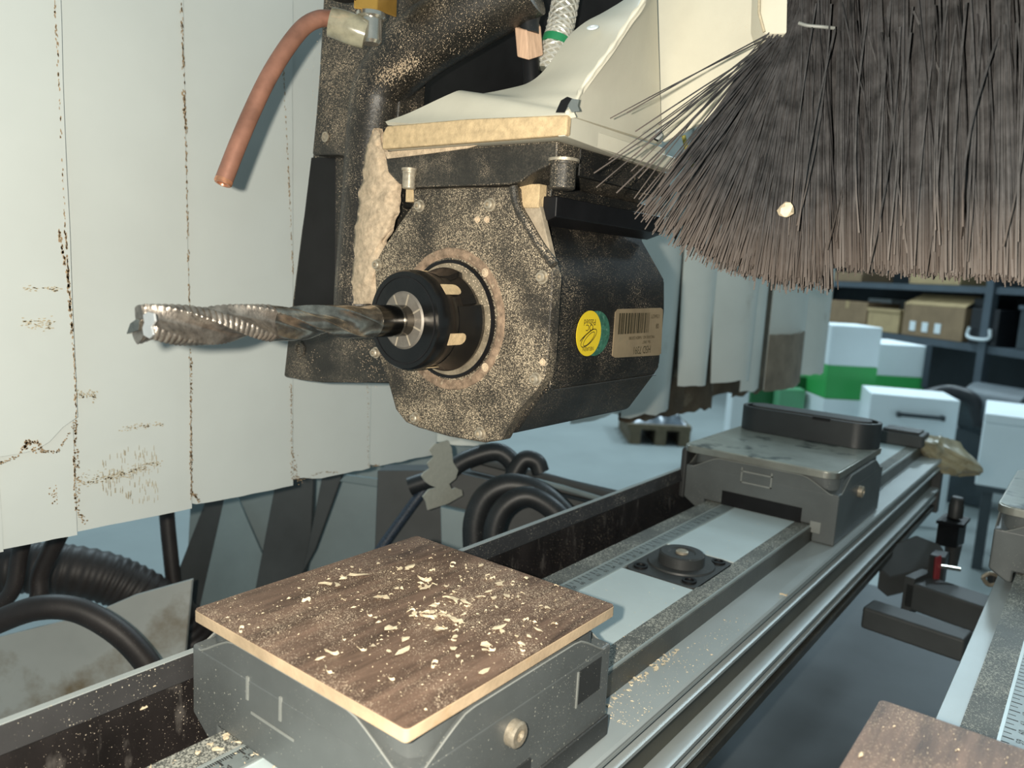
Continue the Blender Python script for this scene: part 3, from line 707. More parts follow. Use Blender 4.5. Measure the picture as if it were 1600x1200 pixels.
# dirty backing strips that show below and between the clean ones
for (q0, q1, pyb) in ((925, 985, 640), (984, 1030, 652), (1028, 1075, 645), (1072, 1120, 640), (1118, 1162, 612), (1160, 1205, 612)):
    obj('backing_strip', strip2(q0, q1, 0, zat((q0+q1)/2, pyb, YC+34), 34, 5, m_dirt, .0, 9, tilt=-10), m_dirt, t)
obj('backing_strip', strip2(1205, 1264, 0, zat(1235, 602, YC-30), -26, 18, m_dirt, .0, 6, tilt=0) if False else MB().grid(lambda u, v: (oy(1206+54*u, 500, YC-24).x, YC-24-14*math.sin(PI*u), zat(1235, 602, YC-24)+v*(zat(1235, 520, YC-24)-zat(1235, 602, YC-24)) + 5*noise.noise(Vector((u*4, v*3, 2)))), 10, 8, (0, 1.6, 0)), pm('tan dirt on strip', (.27, .22, .165), .7, 0, .2, 25, .2, 100), t, label='brown dirty lower end of the strip')
# grime marks: thin irregular scabs on the strips
def scab(px0, px1, py0, py1, n, size, mat, name, yy=YC-3.4, elong=1, parent=t):
    mb = MB()
    for i in range(n):
        a = random.uniform(px0, px1); b = random.uniform(py0, py1)
        c = oy(a, b, yy); k = 7; vs = []
        for j in range(k):
            an = 2*PI*j/k; r = 1.35*size*random.uniform(.3, 1.2)
            vs.append(c+Vector((r*math.cos(an), 0, r*math.sin(an)*elong)))
        mb.prism(vs, (0, .12, 0))
    return obj(name, mb, mat, parent, kind='stuff', smooth=False)
def line_scab(pts, n, w_, mat, yy=YC-3.4, size=.5, el=1.0):
    mb = MB()
    for i in range(n):
        k = random.random()*(len(pts)-1); j = int(k); f = k-j
        px_ = pts[j][0]*(1-f)+pts[j+1][0]*f + random.gauss(0, w_); py_ = pts[j][1]*(1-f)+pts[j+1][1]*f + random.gauss(0, w_)
        c = oy(px_, py_, yy); vs = []
        for q in range(6):
            an = 2*PI*q/6; r = 1.35*size*random.uniform(.3, 1.2); vs.append(c+Vector((r*math.cos(an), 0, r*math.sin(an)*el)))
        mb.prism(vs, (0, .12, 0))
    return obj('edge_grime', mb, mat, t, kind='stuff', smooth=False)
line_scab([(0, 724), (30, 712), (42, 692), (60, 690), (66, 706), (90, 706), (118, 660)], 150, 1.2, m_stain, YC-6.3, .38)
line_scab([(38, 700), (46, 690), (56, 705)], 40, 3.5, m_stain, YC-6.3, .5)
line_scab([(85, 790), (92, 760), (100, 740), (98, 775), (80, 770)], 70, 3, m_stain, YC-1.2, .45)
line_scab([(85, 0), (92, 120), (100, 330), (108, 440), (116, 560), (119, 655)], 170, .7, m_stain, YC-6.4, .32, 3)
line_scab([(92, 360), (106, 430), (112, 520)], 70, 1.0, m_stain, YC-6.4, .5, 2)
line_scab([(119, 655), (116, 720), (118, 800)], 90, .9, m_stain, YC-2.6, .4, 1.5)
line_scab([(120, 700), (122, 755), (124, 800), (135, 822)], 60, 2.0, m_stain, YC-2.6, .45)
line_scab([(283, 0), (288, 130), (292, 300), (296, 500), (299, 700), (299, 780)], 230, .8, m_stain, YC-2.8, .32, 3)
line_scab([(286, 140), (290, 200)], 30, 1.2, m_stain, YC-2.8, .5, 2)
line_scab([(299, 560), (298, 760)], 90, 1.0, m_stain, YC-2.8, .38, 1.5)
line_scab([(300, 768), (312, 785)], 30, 1.2, m_stain, YC-2.8, .5)
line_scab([(441, 60), (450, 250), (458, 430)], 120, .6, m_stain, YC-2.8, .28, 3)
line_scab([(455, 600), (457, 750)], 90, .8, m_stain, YC-2.8, .35, 1.5)
line_scab([(458, 712), (462, 745), (470, 752)], 60, 2.2, m_stain, YC-2.8, .4)
line_scab([(470, 752), (500, 738), (530, 738)], 50, .8, m_stain, YC-2.8, .3)
line_scab([(575, 600), (576, 728), (592, 727)], 90, .9, m_stain, YC-2.8, .33)
line_scab([(122, 756), (160, 748), (200, 740), (248, 722)], 150, 3.0, m_stain2, YC-2.2, .7, .5)
line_scab([(128, 748), (248, 724)], 80, 4.5, m_stain2, YC-2.2, .5, .4)
line_scab([(190, 670), (254, 662)], 60, 2.5, m_stain2, YC-2.2, .6, .5)
line_scab([(38, 505), (88, 508)], 60, 5, m_stain2, YC-6.2, .8, .4)
line_scab([(40, 450), (95, 452)], 35, 2.2, m_stain2, YC-6.2, .8, .4)
line_scab([(120, 615), (150, 620)], 45, 5, m_stain2, YC-2.2, .5, 1)
# rows of small upright scratches
mb = MB()
for i in range(120):
    px_ = random.uniform(160, 248); py_ = 745+random.uniform(-48, 40)*min(1, .4+abs((px_-140)/110)); c = oy(px_, py_, YC-2.0)
    mb.prism([c+Vector((-.18, 0, -1.6)), c+Vector((.18, 0, -1.6)), c+Vector((.1, 0, 1.8)), c+Vector((-.1, 0, 1.8))], (0, .1, 0))
obj('scratches', mb, m_stain2, t, kind='stuff', smooth=False)
# overhanging torn scrap
scr = [(672, 703), (680, 694), (700, 688), (706, 700), (708, 722), (716, 735), (712, 748), (702, 756), (706, 765), (712, 762), (722, 766), (723, 774), (700, 787), (669, 797), (666, 784), (661, 776), (670, 765), (682, 762), (672, 758), (664, 752), (659, 744), (663, 738), (672, 732), (668, 724), (678, 714)]
mb = MB(); mb.prism([oy(a, b, YC-2) for a, b in scr], (0, 1.4, 0))
tag(obj('torn_scrap', mb, pm('matt off white cloth', (.43, .43, .37), .85, 0, .06, 200, .5, 900), sharp=20), 'ragged off-white torn scrap dangling below the curtain under the spindle', 'scrap')

# ================================================================== spindle
XF = 305.0; CY, CZ = 278.0, -26.5
t = thing('spindle_motor', 'black dusty milling spindle motor with octagonal face and a yellow sticker', 'spindle', (365, CY, -90))
face_px = [(645, 294), (646, 318), (622, 352), (600, 385), (585, 412), (588, 480), (590, 552), (606, 596), (618, 640), (634, 660), (652, 668), (700, 682), (757, 692), (784, 688), (794, 668), (806, 645), (836, 612), (850, 592), (856, 560), (864, 430), (858, 412), (838, 386), (818, 352), (804, 325), (801, 291)]
fp = [(ox(a, b, XF).y, ox(a, b, XF).z) for a, b in face_px]
obj('face_plate', MB().px(fp, XF, XF+8), m_face, t, .9)
# raised lip along the right shoulder
lip_px = [(801, 291), (806, 320), (822, 350), (842, 384), (864, 414)]
lp = [ox(a, b, XF) for a, b in lip_px]
obj('shoulder_lip', MB().tube(catmull([p+Vector((1, 0, 0)) for p in lp], 5), 2.3, 10), m_black_h, t)
rear_px = [(1000, 318), (1003, 365), (1038, 428), (1040, 482), (1033, 577), (1018, 586), (986, 640)]
R_ = [(ox(a, b, 430).y, ox(a, b, 430).z) for a, b in rear_px]
def mir(pts): return pts + [(2*CY-y, z) for y, z in reversed(pts)]
body = mir([(239, 41), (237, 26), (218.5, 1), (216.8, -18), (217.2, -53), (220, -58), (236, -82), (250, -86)])
obj('body', MB().px(body, XF+8, 432), m_black, t, 2.2, 3)
obj('seam', MB().tube([(XF+8, 219.6, -58), (433, 219.6, -58)], .4, 6), m_podd, t)
obj('end_cover', MB().px([(CY+(y-CY)*.94, CZ+(z-CZ)*.94) for y, z in body], 432, 440), m_black, t, 2)
# front corner block behind the plate, right side
obj('corner_rib', MB().px([(219.5, 2), (215.8, -3), (215.8, -56), (219.5, -60)], XF+8, XF+13), m_black, t, 1)
# face recess ring and seal
obj('dust_ring', MB().lathe([(0, 38), (-1.0, 37.2), (-1.4, 34), (.3, 31.2)], (XF+.4, CY, CZ), (1, 0, 0), 72, rmod=lambda a, j: 1+.004*math.sin(a*17)+.003*math.sin(a*31+j)), m_dust2, t)
obj('seal_ring', MB().lathe([(-.3, 31.5), (-1.8, 31.2), (-1.8, 29.8), (-.3, 29.4)], (XF, CY, CZ), (1, 0, 0), 72), m_blk, t)
obj('nose_disc', MB().lathe([(.2, 29.6), (-1.1, 29.6), (-1.1, 22)], (XF, CY, CZ), (1, 0, 0), 72), pm('dusty nose disc', (.30, .25, .18), .45, .3, .3, 120, .5, 700, dust=(DUST, .6, 700)), t)
# dust thrown round the ring: grains standing proud
mb = MB()
for i in range(2600):
    a = random.uniform(0, 2*PI); r = 36.5+abs(random.gauss(0, 7.5)) if random.random() < .62 else random.uniform(40, 62)
    y, z = CY+r*math.cos(a), CZ+r*math.sin(a)*1.02
    # keep inside the plate
    ins = False; j = len(fp)-1
    for i2 in range(len(fp)):
        y1_, z1_ = fp[i2]; y2_, z2_ = fp[j]
        if (z1_ > z) != (z2_ > z) and y < (y2_-y1_)*(z-z1_)/(z2_-z1_)+y1_: ins = not ins
        j = i2
    if not ins: continue
    s = random.uniform(.12, .30)
    c = Vector((XF-.05, y, z)); d1 = Vector((0, math.cos(a), math.sin(a)))*s*1.3; d2 = Vector((0, -math.sin(a), math.cos(a)))*s*.6
    mb.add([c-d1, c+d2, c+d1, c-d2, c-Vector((s*.6, 0, 0))], [(0, 1, 4), (1, 2, 4), (2, 3, 4), (3, 0, 4)])
obj('dust_grains', mb, m_dust, t, kind='stuff', smooth=False)
def cap(parent, c, ax, r, h, mat=m_bolt, name='bolt', hexr=.5):
    o = obj(name, MB().lathe([(0, r*1.32), (h*.18, r*1.32), (h*.2, r), (h*.8, r), (h, r*.82), (h, r*hexr), (h*.55, r*hexr*.9)], c, ax, 24), mat, parent)
    return o
for a, b in ((657, 322), (767, 320), (848, 433), (838, 592), (752, 677), (650, 653), (591, 414), (588, 551)):
    cap(t, ox(a, b, XF), (-1, 0, 0), 2.5, 3.0)
for a, b in ((746, 343), (761, 343), (848, 566)): cap(t, ox(a, b, XF), (-1, 0, 0), 1.3, 1.2, m_dust, 'screw')
for a, b in ((758, 426), (758, 574)): cap(t, ox(a, b, XF-1.2), (-1, 0, 0), 1.7, .9, m_dust, 'plug')
# stickers on the flat side (read upside down)
ys = 216.2
def on_side(a, b, y=ys): return oy(a, b, y)
c = on_side(931, 521); ga, gb = on_side(909, 521), on_side(953, 521)
rz = (on_side(930, 486).z-on_side(930, 556).z)/2; rx = (gb.x-ga.x)/2
mbs = MB().prism([(c.x+rx*math.cos(k*PI/20), ys, c.z+rz*math.sin(k*PI/20)) for k in range(40)], (0, .6, 0))
obj('green_sticker', mbs, m_sgreen, t, label='round green sticker half covered by the yellow one')
c2 = on_side(920, 521); rx2 = (on_side(939, 521).x-on_side(901, 521).x)/2
ys2 = ys-.15
st = obj('yellow_sticker', MB().prism([(c2.x+rx2*math.cos(k*PI/20), ys2, c2.z+rz*math.sin(k*PI/20)) for k in range(40)], (0, .3, 0)), m_yellow, t, label='round yellow sticker reading Passed upside down')
mb = MB()
for s_, sz, dz, dx, sxx in (('Passed', 4.6, .50, 0, .95), ('QC', 4.9, .27, 0, 1.0), ('NEUREN', 3.0, -.67, 0, .95)):
    q = text('x', s_, sz, m_sink, (c2.x+dx, ys2, c2.z+rz*dz), (-1, 0, 0), (0, 0, -1), st, .12, sx=sxx); mb.add(q.v, q.f)
def ellline(cx, cz, a_, b_, rot, w_, t0=0, t1=2*PI, n=40):
    out = []
    P_ = []
    for k in range(n+1):
        th = t0+(t1-t0)*k/n; x, z = a_*math.cos(th), b_*math.sin(th)
        P_.append(Vector((cx+x*math.cos(rot)-z*math.sin(rot), ys2-.12, cz+x*math.sin(rot)+z*math.cos(rot))))
    for k in range(n):
        d = (P_[k+1]-P_[k]).normalized(); e = Vector((-d.z, 0, d.x))*w_/2
        mb.add([P_[k]-e, P_[k+1]-e, P_[k+1]+e, P_[k]+e], [(0, 1, 2, 3)])
ellline(c2.x, c2.z-rz*.20, rx2*.68, rz*.25, .48, .45)
ellline(c2.x+.2, c2.z-rz*.24, rx2*.50, rz*.17, .55, .40)
ellline(c2.x-.5, c2.z-rz*.06, rx2*.72, rz*.10, .42, .6, .9, 2.9, 16)
obj('lettering', mb, m_sink, st)
lab = [on_side(a, b) for a, b in ((962, 488), (966, 483), (1033, 481), (1036, 484), (1033, 552), (1030, 555), (961, 559), (957, 556))]
lb = obj('rating_label', MB().prism([(p.x, ys, p.z) for p in lab], (0, .5, 0)), m_label, t, label='dusty tan rating label with a barcode printed upside down')
mb = MB()
L0, L1 = on_side(967, 500).x, on_side(1014, 500).x; zt_, zb_ = on_side(990, 489).z, on_side(990, 521).z
x = L0
while x < L1:
    w_ = random.choice((.5, .5, .9, 1.4, 1.9)); mb.add([(x, ys-.1, zb_), (x+w_, ys-.1, zb_), (x+w_, ys-.1, zt_), (x, ys-.1, zt_)], [(0, 1, 2, 3)]); x += w_+random.choice((.5, .5, .8, 1.1))
for s_, sz, a, b in (('11564271', 3.3, 1024, 494), ('08', 4.2, 1027, 509), ('MACHINE NO. 1568024 220/380', 2.5, 1003, 527), ('No. 10437', 2.5, 1010, 534)):
    p = on_side(a, b); q = text('x', s_, sz, m_sink, (p.x, ys, p.z), (-1, 0, 0), (0, 0, -1), lb, .1, sx=.9); mb.add(q.v, q.f)
p = on_side(1003, 546); q = text('x', 'H5D 7391', 6.4, m_sink, (p.x, ys, p.z), (-1, 0, 0), (0, 0, -1), lb, .1, sx=.8); mb.add(q.v, q.f)
obj('label_print', mb, m_sink, lb)

# clamp block between the spindle and the painted bracket
t = thing('spindle_clamp', 'black dusty clamp block bolted between spindle and cream bracket', 'clamp', (360, 278, 42))
yl, yr = ox(599, 243, 300).y, ox(885, 228, 300).y
yr = 213.5; yl = 331
prof = [(yl-1, 61.5), (yr, 61.5), (yr, 52), (yr+14, 47), (yr+20, 43.5), (241, 42.2), (311, 42.2), (yl-12, 45), (yl-4, 51)]
obj('clamp_block', MB().px(prof, 303, 418), m_black_h, t, 1)
obj('side_slab', MB().px([(yr-.6, 61), (yr+3, 61), (yr+3, 48), (yr-.6, 48)], 322, 418), m_black, t, .5)
obj('rail', MB().px([(226, 44), (330, 44), (330, 33), (226, 33)], 318, 424), m_black, t, .8)
obj('rail_lip', MB().px([(221, 38), (232, 38), (232, 24), (221, 28)], 316, 430), m_blk, t, .8)
obj('tab', MB().box(312, 320, 229, 241.5, 32, 43.5), m_creamdust, t, .4, label='tan dusted square tab')
obj('tab', MB().box(305.5, 312, 309, 315, 35, 42), m_creamdust, t, .4, label='tan dusted square tab')
obj('shoulder_web', MB().prism([(313, 240, 33), (313, 229, 33), (313, 218, 3), (313, 224, 3)], (4, 0, 0)), pm('grey tan dusted web', (.36, .30, .22), .8, 0, .2, 200, .4, 900), t, .4, label='tan dusted sloping edge')
# cap screws hanging below the flange
for (a, b, r, h, X) in ((881, 262, 6.0, 12, 306), (640, 275, 3.6, 9, 302), (1012, 292, 4.6, 8, 405)):
    c = ox(a, b-9 if r > 4 else b-8, X)
    w_ = obj('cap_screw', MB().lathe([(0, r*1.06), (1.2, r*1.06), (1.4, r), (h, r), (h+.6, r*.85)], c, (0, 0, -1), 32, rmod=lambda a_, j: 1+(.02*math.cos(a_*24) if j in (2, 3) else 0)), m_black_h if r > 4 else m_bolt, t)
    obj('washer', MB().lathe([(-1.3, r*1.22), (0, r*1.22)], c, (0, 0, -1), 32), m_bolt, w_)
obj('dust_line', MB().px([(yl-2, 61.9), (262, 61.9), (268, 60.8), (300, 59.2), (yl-4, 58.2)], 302.2, 303.2), m_dust, t)

# ================================================================== cream bracket
t = thing('cream_bracket', 'cream painted welded steel bracket carrying the spindle', 'bracket', (340, 270, 62))
XL = 296.0
y_r = ox(885, 200, XL).y; y_l = ox(597, 210, XL).y
zb0 = 62.2
zfr = ox(885, 179, XL).z; zfl = ox(600, 197, XL).z
lipP = [(y_l, zb0), (y_r, zb0), (y_r, zfr), ((y_l+y_r)/2, (zfr+zfl)/2+1), (y_l-3, zfl), (y_l, zfl-4)]
obj('base_lip', MB().px(lipP, XL, XL+4), m_creamdust, t, 1.0, label='front lip of the bracket tanned by sawdust')
obj('base_plate', MB().px([(y_l, zb0), (y_r+4, zb0), (y_r+4, zfr-1.5), (y_l-3, zfl-1.5)], XL+3, 415), m_cream, t, .6)
# curved cover: front edge along the lip, back edge traced up to the hole
front = [(600, 196), (640, 190), (700, 187), (780, 184), (840, 181), (886, 178)]
# two rails of the curved sheet: left/upper silhouette and the weld line
sil = [(602, 190), (640, 176), (700, 148), (722, 141), (745, 147), (800, 137), (828, 128), (850, 110), (872, 80), (890, 55), (915, 34), (945, 18), (985, -8), (1010, -40)]
weld = [(640, 193), (760, 186), (886, 178), (893, 170), (903, 152), (908, 140), (925, 116), (940, 96), (955, 76), (968, 56), (985, 30), (1000, 10), (1010, -10), (1020, -40)]
NS = len(sil)
def xs_s(i): return 300 + 62*(i/(NS-1))
def xs_w(i): return 297 + 42*max(0, (i-2)/(NS-3))
S3 = [ox(a, b, xs_s(i)) for i, (a, b) in enumerate(sil)]
W3 = [ox(a, b, xs_w(i)) for i, (a, b) in enumerate(weld)]
S3c, W3c = catmull(S3, 4), catmull(W3, 4); NC = len(S3c)-1
def fn(u, v):
    k = u*NC; i = min(NC-1, int(k)); f = k-i
    A = S3c[i].lerp(S3c[i+1], f); B = W3c[i].lerp(W3c[i+1], f)
    return A.lerp(B, v)
obj('curved_cover', MB().grid(fn, 52, 10, (2.0, 0, -1.6)), m_cream, t, sharp=60)
# left front filler between lip and cover
# side panel right of the weld
crease = [(1034, 234), (1018, 150), (1021, 60), (1028, -45)]
side = [ox(885, 180, 297)] + W3c[10:][0::3]
cr3 = [ox(a, b, x_) for (a, b), x_ in zip(crease, (414, 408, 404, 400))]
sp = [ox(1012, 212, 402)]
Wd = [ox(887, 179, 297.5)]+[W3c[k] for k in range(12, NC+1, 4)]
Cd = [ox(1034, 225, 408).lerp(ox(1025, -45, 396), k/(len(Wd)-1)) for k in range(len(Wd))]
def fn2(u, v):
    k = u*(len(Wd)-1); i = min(len(Wd)-2, int(k)); f = k-i
    return Wd[i].lerp(Wd[i+1], f).lerp(Cd[i].lerp(Cd[i+1], f), v)
obj('side_panel', MB().grid(fn2, 20, 8, (0, 2, -.5)), m_cream, t, sharp=60)
A_ = ox(885, 179, 296.5); B_ = ox(1040, 232, 416)
obj('side_base', MB().prism([A_, B_, V(416, B_.y, 62), V(296.5, A_.y, 62)], (0, 4, 0)), m_cream, t, .4)
obj('weld_bead', MB().tube([p+Vector((-.3, -.4, .4)) for p in catmull(W3[2:], 4)], 1.5, 8, rfun=lambda s: 1.1+.25*math.sin(s*60)), m_cream, t)
# bright front panel beyond the crease
pp = [(1022, -60), (1200, -60), (1200, 55), (1150, 165), (1036, 222), (1018, 150)]
P3 = [ox(a, b, 412) for a, b in pp]
obj('front_panel', MB().prism(P3, (3, 0, 0)), m_cream, t, .4)
cap(t, (ox(926, 43, 330)), (-.6, -.2, .8), 2.2, .5, m_white, 'plug')
def hole(p, name, sc=1):
    vs = [ox(a, b, x_) for a, b, x_ in p]; return obj(name, MB().prism(vs, (-.3, -.3, .2)), m_blk, t, label='black gap at the corner of the weld')
hole([(868, 176, 295), (876, 158, 296), (886, 152, 297), (896, 156, 298), (888, 164, 296), (882, 176, 295)], 'weld_gap')
obj('loose_flake', MB().prism([ox(a, b, 293) for a, b in ((887, 165), (893, 155), (903, 156), (901, 166), (904, 174), (893, 175))], (.4, -.3, .2)), m_silver, t)
fk = obj('loose_flake', MB().prism([ox(a, b, 398) for a, b in ((999, 197), (1010, 200), (1030, 203), (1034, 212), (1030, 220), (1008, 213))], (.6, -.4, .3)), pm('grey flake', (.42, .45, .45), .4, 0, .3, 300), t)
obj('flake_edge', MB().tube([ox(998, 195, 397), ox(1003, 208, 397), ox(1028, 220, 397)], .5, 6), m_blk, fk)

# ================================================================== collet nut and router bit
t = thing('collet_nut', 'black slotted clamping nut with grey segmented collet on the spindle nose', 'nut', (285, CY, CZ))
NX = 271.0
slots = [k*PI/3+.16 for k in range(6)]
def slotmod(a, j):
    return 1
prof = [(0, 14.2), (0, 24.0), (1.6, 25.0), (7.5, 25.2), (8.2, 24.6), (13, 24.4), (13.4, 24.2), (19, 24.0), (19, 13)]
obj('nut_ring', MB().lathe(prof, (NX, CY, CZ), (1, 0, 0), 96), m_nut, t)
obj('face_ring', MB().lathe([(-.35, 21.2), (-.35, 21.8), (.2, 22.0), (.2, 21.0)], (NX, CY, CZ), (1, 0, 0), 96, close=True), m_blk, t)
ax = Vector((1, 0, 0)); uu_ = ax.cross(Vector((0, .3, 1))).normalized(); vv_ = ax.cross(uu_)
for k in range(6):
    a = k*PI/3 + math.radians(18)
    rad = Vector((0, math.cos(a), math.sin(a))); tan = Vector((0, -math.sin(a), math.cos(a)))
    # slot: pale dusty trough proud by a hair, with rounded far end
    pts = []
    for s, w_ in ((8.5, -3.1), (17.5, -3.1)): pts.append((s, w_))
    for q in range(1, 6): an = -PI/2+PI*q/6; pts.append((17.5+3.1*math.cos(an), 3.1*math.sin(an)))
    for s, w_ in ((17.5, 3.1), (8.5, 3.1)): pts.append((s, w_))
    poly = [Vector((NX+s, CY, CZ))+rad*math.sqrt(24.7**2-w_**2)+tan*w_ for s, w_ in pts]
    obj('slot', MB().prism(poly, rad*.35), m_silver if False else m_creamdust, t, label='pale dusty slot in the nut')
obj('rear_collar', MB().lathe([(15, 24.3), (22, 24.6), (27, 26.5), (29, 27.2), (31.5, 26.5), (33, 22)], (NX, CY, CZ), (1, 0, 0), 96, rmod=lambda a, j: 1-(.085 if abs(math.cos(a*1.0+.5)) > .93 else 0)), m_nut, t)
col = obj('collet', MB().lathe([(-.8, 7.6), (-.8, 13.4), (0, 14.4), (4, 14.6), (4, 7.6)], (NX, CY, CZ), (1, 0, 0), 96, close=True), m_collet, t)
for k in range(8):
    a = k*PI/4+.3; rad = Vector((0, math.cos(a), math.sin(a))); tan = Vector((0, -math.sin(a), math.cos(a)))
    c = Vector((NX-.95, CY, CZ))
    obj('slit', MB().prism([c+rad*8-tan*.45, c+rad*13.6-tan*.45, c+rad*13.6+tan*.45, c+rad*8+tan*.45], (.3, 0, 0)), m_slit, col)

t = thing('router_bit', 'long spiral roughing router bit with a serrated tip held in the collet nut', 'router bit', (200, CY-1, CZ))
XT = 139.0; XE = 263.0
def bit(name, x0, x1, nx, mat, serr):
    n = 120; vs = []
    for i in range(nx+1):
        x = x0+(x1-x0)*i/nx
        tw = (x-XT)/118*2*PI + .9
        fade = max(0, min(1, (XE-12-x)/24))       # flute runs out towards the shank
        for k in range(n):
            th = 2*PI*k/n; ph = ((th-tw) % (2*PI/3))/(2*PI/3)   # three flutes
            land = 1.0 if ph < .34 else 0
            if ph < .34: d = 0.02*ph
            else:
                q = (ph-.34)/.66; d = .47*math.sin(PI*min(1, q**.8))**.8
            R = 7.7*(1-d*fade)
            if serr and ph < .36:
                R += .42*abs(math.sin((x*PI/2.3)+ph*2)) - .1
            if x < XT+1.0: R -= .3
            vs.append((x, CY-1 + R*math.cos(th), CZ + R*math.sin(th)))
    fs = [(i*n+k, i*n+(k+1) % n, (i+1)*n+(k+1) % n, (i+1)*n+k) for i in range(nx) for k in range(n)]
    fs += [tuple(range(n-1, -1, -1)), tuple(range(nx*n, (nx+1)*n))]
    return obj(name, MB().add(vs, fs), mat, t, sharp=42)
bit('serrated_flutes', XT, 193, 190, pm('worn cutting steel', (.34, .30, .26), .33, .85, .35, 250, .3, 900, blotch=((.10, .08, .065), .6, 220)), True)
bit('spiral_flutes', 193, XE-12, 90, m_steel, False)
obj('shank', MB().lathe([(0, 7.72), (24, 7.72)], (XE-13, CY-1, CZ), (1, 0, 0), 64), m_shank, t)
obj('shank_ring', MB().lathe([(0, 7.6), (0, 7.95), (.9, 7.95), (.9, 7.6)], (XE+.5, CY-1, CZ), (1, 0, 0), 64), m_steel, t)
# end tooth: bright ground face and small dark point
ft = ox(232, 510, XT-.4)
obj('end_face', MB().prism([ox(a, b, XT-.5) for a, b in ((223, 492), (231, 487), (240, 490), (242, 502), (236, 511), (239, 523), (233, 529), (224, 524), (222, 512), (225, 504))], (.8, 0, 0)), m_bright, t, .15, label='bright ground end face')
obj('end_tooth', MB().prism([ox(a, b, XT-1) for a, b in ((197, 522), (203, 505), (213, 498), (218, 500), (216, 516))], (4, 0, 0)), m_steel, t, .2)

# ================================================================== black casting with dust, behind the spindle
XC = 322.0
t = thing('black_casting', 'tall black casting dusted with sawdust behind the spindle', 'casting', (XC+15, 400, -70))
O = lambda a, b, X=XC: ox(a, b, X)
plate_px = [(505, -20), (498, 110), (488, 240), (470, 360), (456, 470), (443, 590), (505, 597), (640, 600), (700, 400), (700, 240), (620, 200), (640, -60), (507, -60)]
obj('back_plate', MB().prism([O(a, b, XC+10) for a, b in plate_px], (22, 0, 0)), m_casting, t, 2)
obj('upper_pad', MB().prism([O(a, b, XC) for a, b in ((506, -30), (500, 110), (487, 242), (526, 242), (550, 246), (556, 200), (556, 130), (640, 60), (700, -30))], (12, 0, 0)), m_casting, t, 1.5)
obj('foot_block', MB().prism([O(a, b, XC-10) for a, b in ((455, 478), (443, 588), (468, 594), (503, 598), (620, 598), (620, 478))], (22, 0, 0)), m_black_h, t, 1.2)
obj('recess', MB().prism([O(a, b, XC+9.6) for a, b in ((486, 246), (524, 246), (524, 478), (458, 478))], (2, 0, 0)), m_blk, t, .5)
rib = catmull([O(563, 594, XC+6), O(562, 470, XC+6), O(574, 330, XC+6), O(584, 190, XC+8), O(600, 130, XC+10), O(650, 75, XC+14), O(720, 25, XC+20), O(820, -40, XC+30)], 8)
obj('rib', MB().tube(rib, 20, 28, rfun=lambda s: 16+12*max(0, s-.45)), m_casting, t)
obj('arm', MB().prism([O(a, b, XC+100) for a, b in ((560, 200), (600, 60), (640, -60), (1020, -60), (1010, 140), (640, 300))], (15, 0, 0)), m_blk, t, 2)
hx = O(469, 545, XC-10.2)
ring = obj('socket_screw', MB().lathe([(0, 5.6), (1.2, 5.2), (1.2, 3.4), (.2, 3.2)], hx, (-1, 0, 0), 6), m_black_h, t)
obj('threaded_hole', MB().lathe([(0, 3.2), (.8, 3.2), (.8, 2.2), (.2, 2)], O(509, 214, XC-.2), (-1, 0, 0), 20), m_bolt, t)
# caked dust pile hugging the rib
def cake(px_poly_l, px_poly_r, X, bulge, nm, nv=46, nu=12):
    def fn(u, v):
        k = v*(len(px_poly_l)-1); i = min(len(px_poly_l)-2, int(k)); f = k-i
        l = (px_poly_l[i][0]*(1-f)+px_poly_l[i+1][0]*f, px_poly_l[i][1]*(1-f)+px_poly_l[i+1][1]*f)
        r = (px_poly_r[i][0]*(1-f)+px_poly_r[i+1][0]*f, px_poly_r[i][1]*(1-f)+px_poly_r[i+1][1]*f)
        jx = 5*noise.noise(Vector((v*16, u*2, 1)))
        a = l[0]*(1-u)+r[0]*u + jx; b = l[1]*(1-u)+r[1]*u
        h = bulge*math.sin(PI*u)**.7*min(1, 8*min(v+.02, 1.02-v)) + 1.6*noise.noise(Vector((u*5, v*22, 4))) + .8*noise.noise(Vector((u*14, v*60, 9)))
        return O(a, b, X-h)
    return MB().grid(fn, nu, nv, (3, 0, 0))
obj('caked_sawdust', cake([(584, 200), (572, 232), (562, 300), (555, 360), (550, 430), (552, 475)], [(592, 200), (600, 234), (622, 280), (618, 330), (600, 380), (586, 475)], XC-12, 4, 'c', 60, 14), m_dust, t, kind='stuff', sharp=70, label='thick tan caked sawdust')
mb = MB()
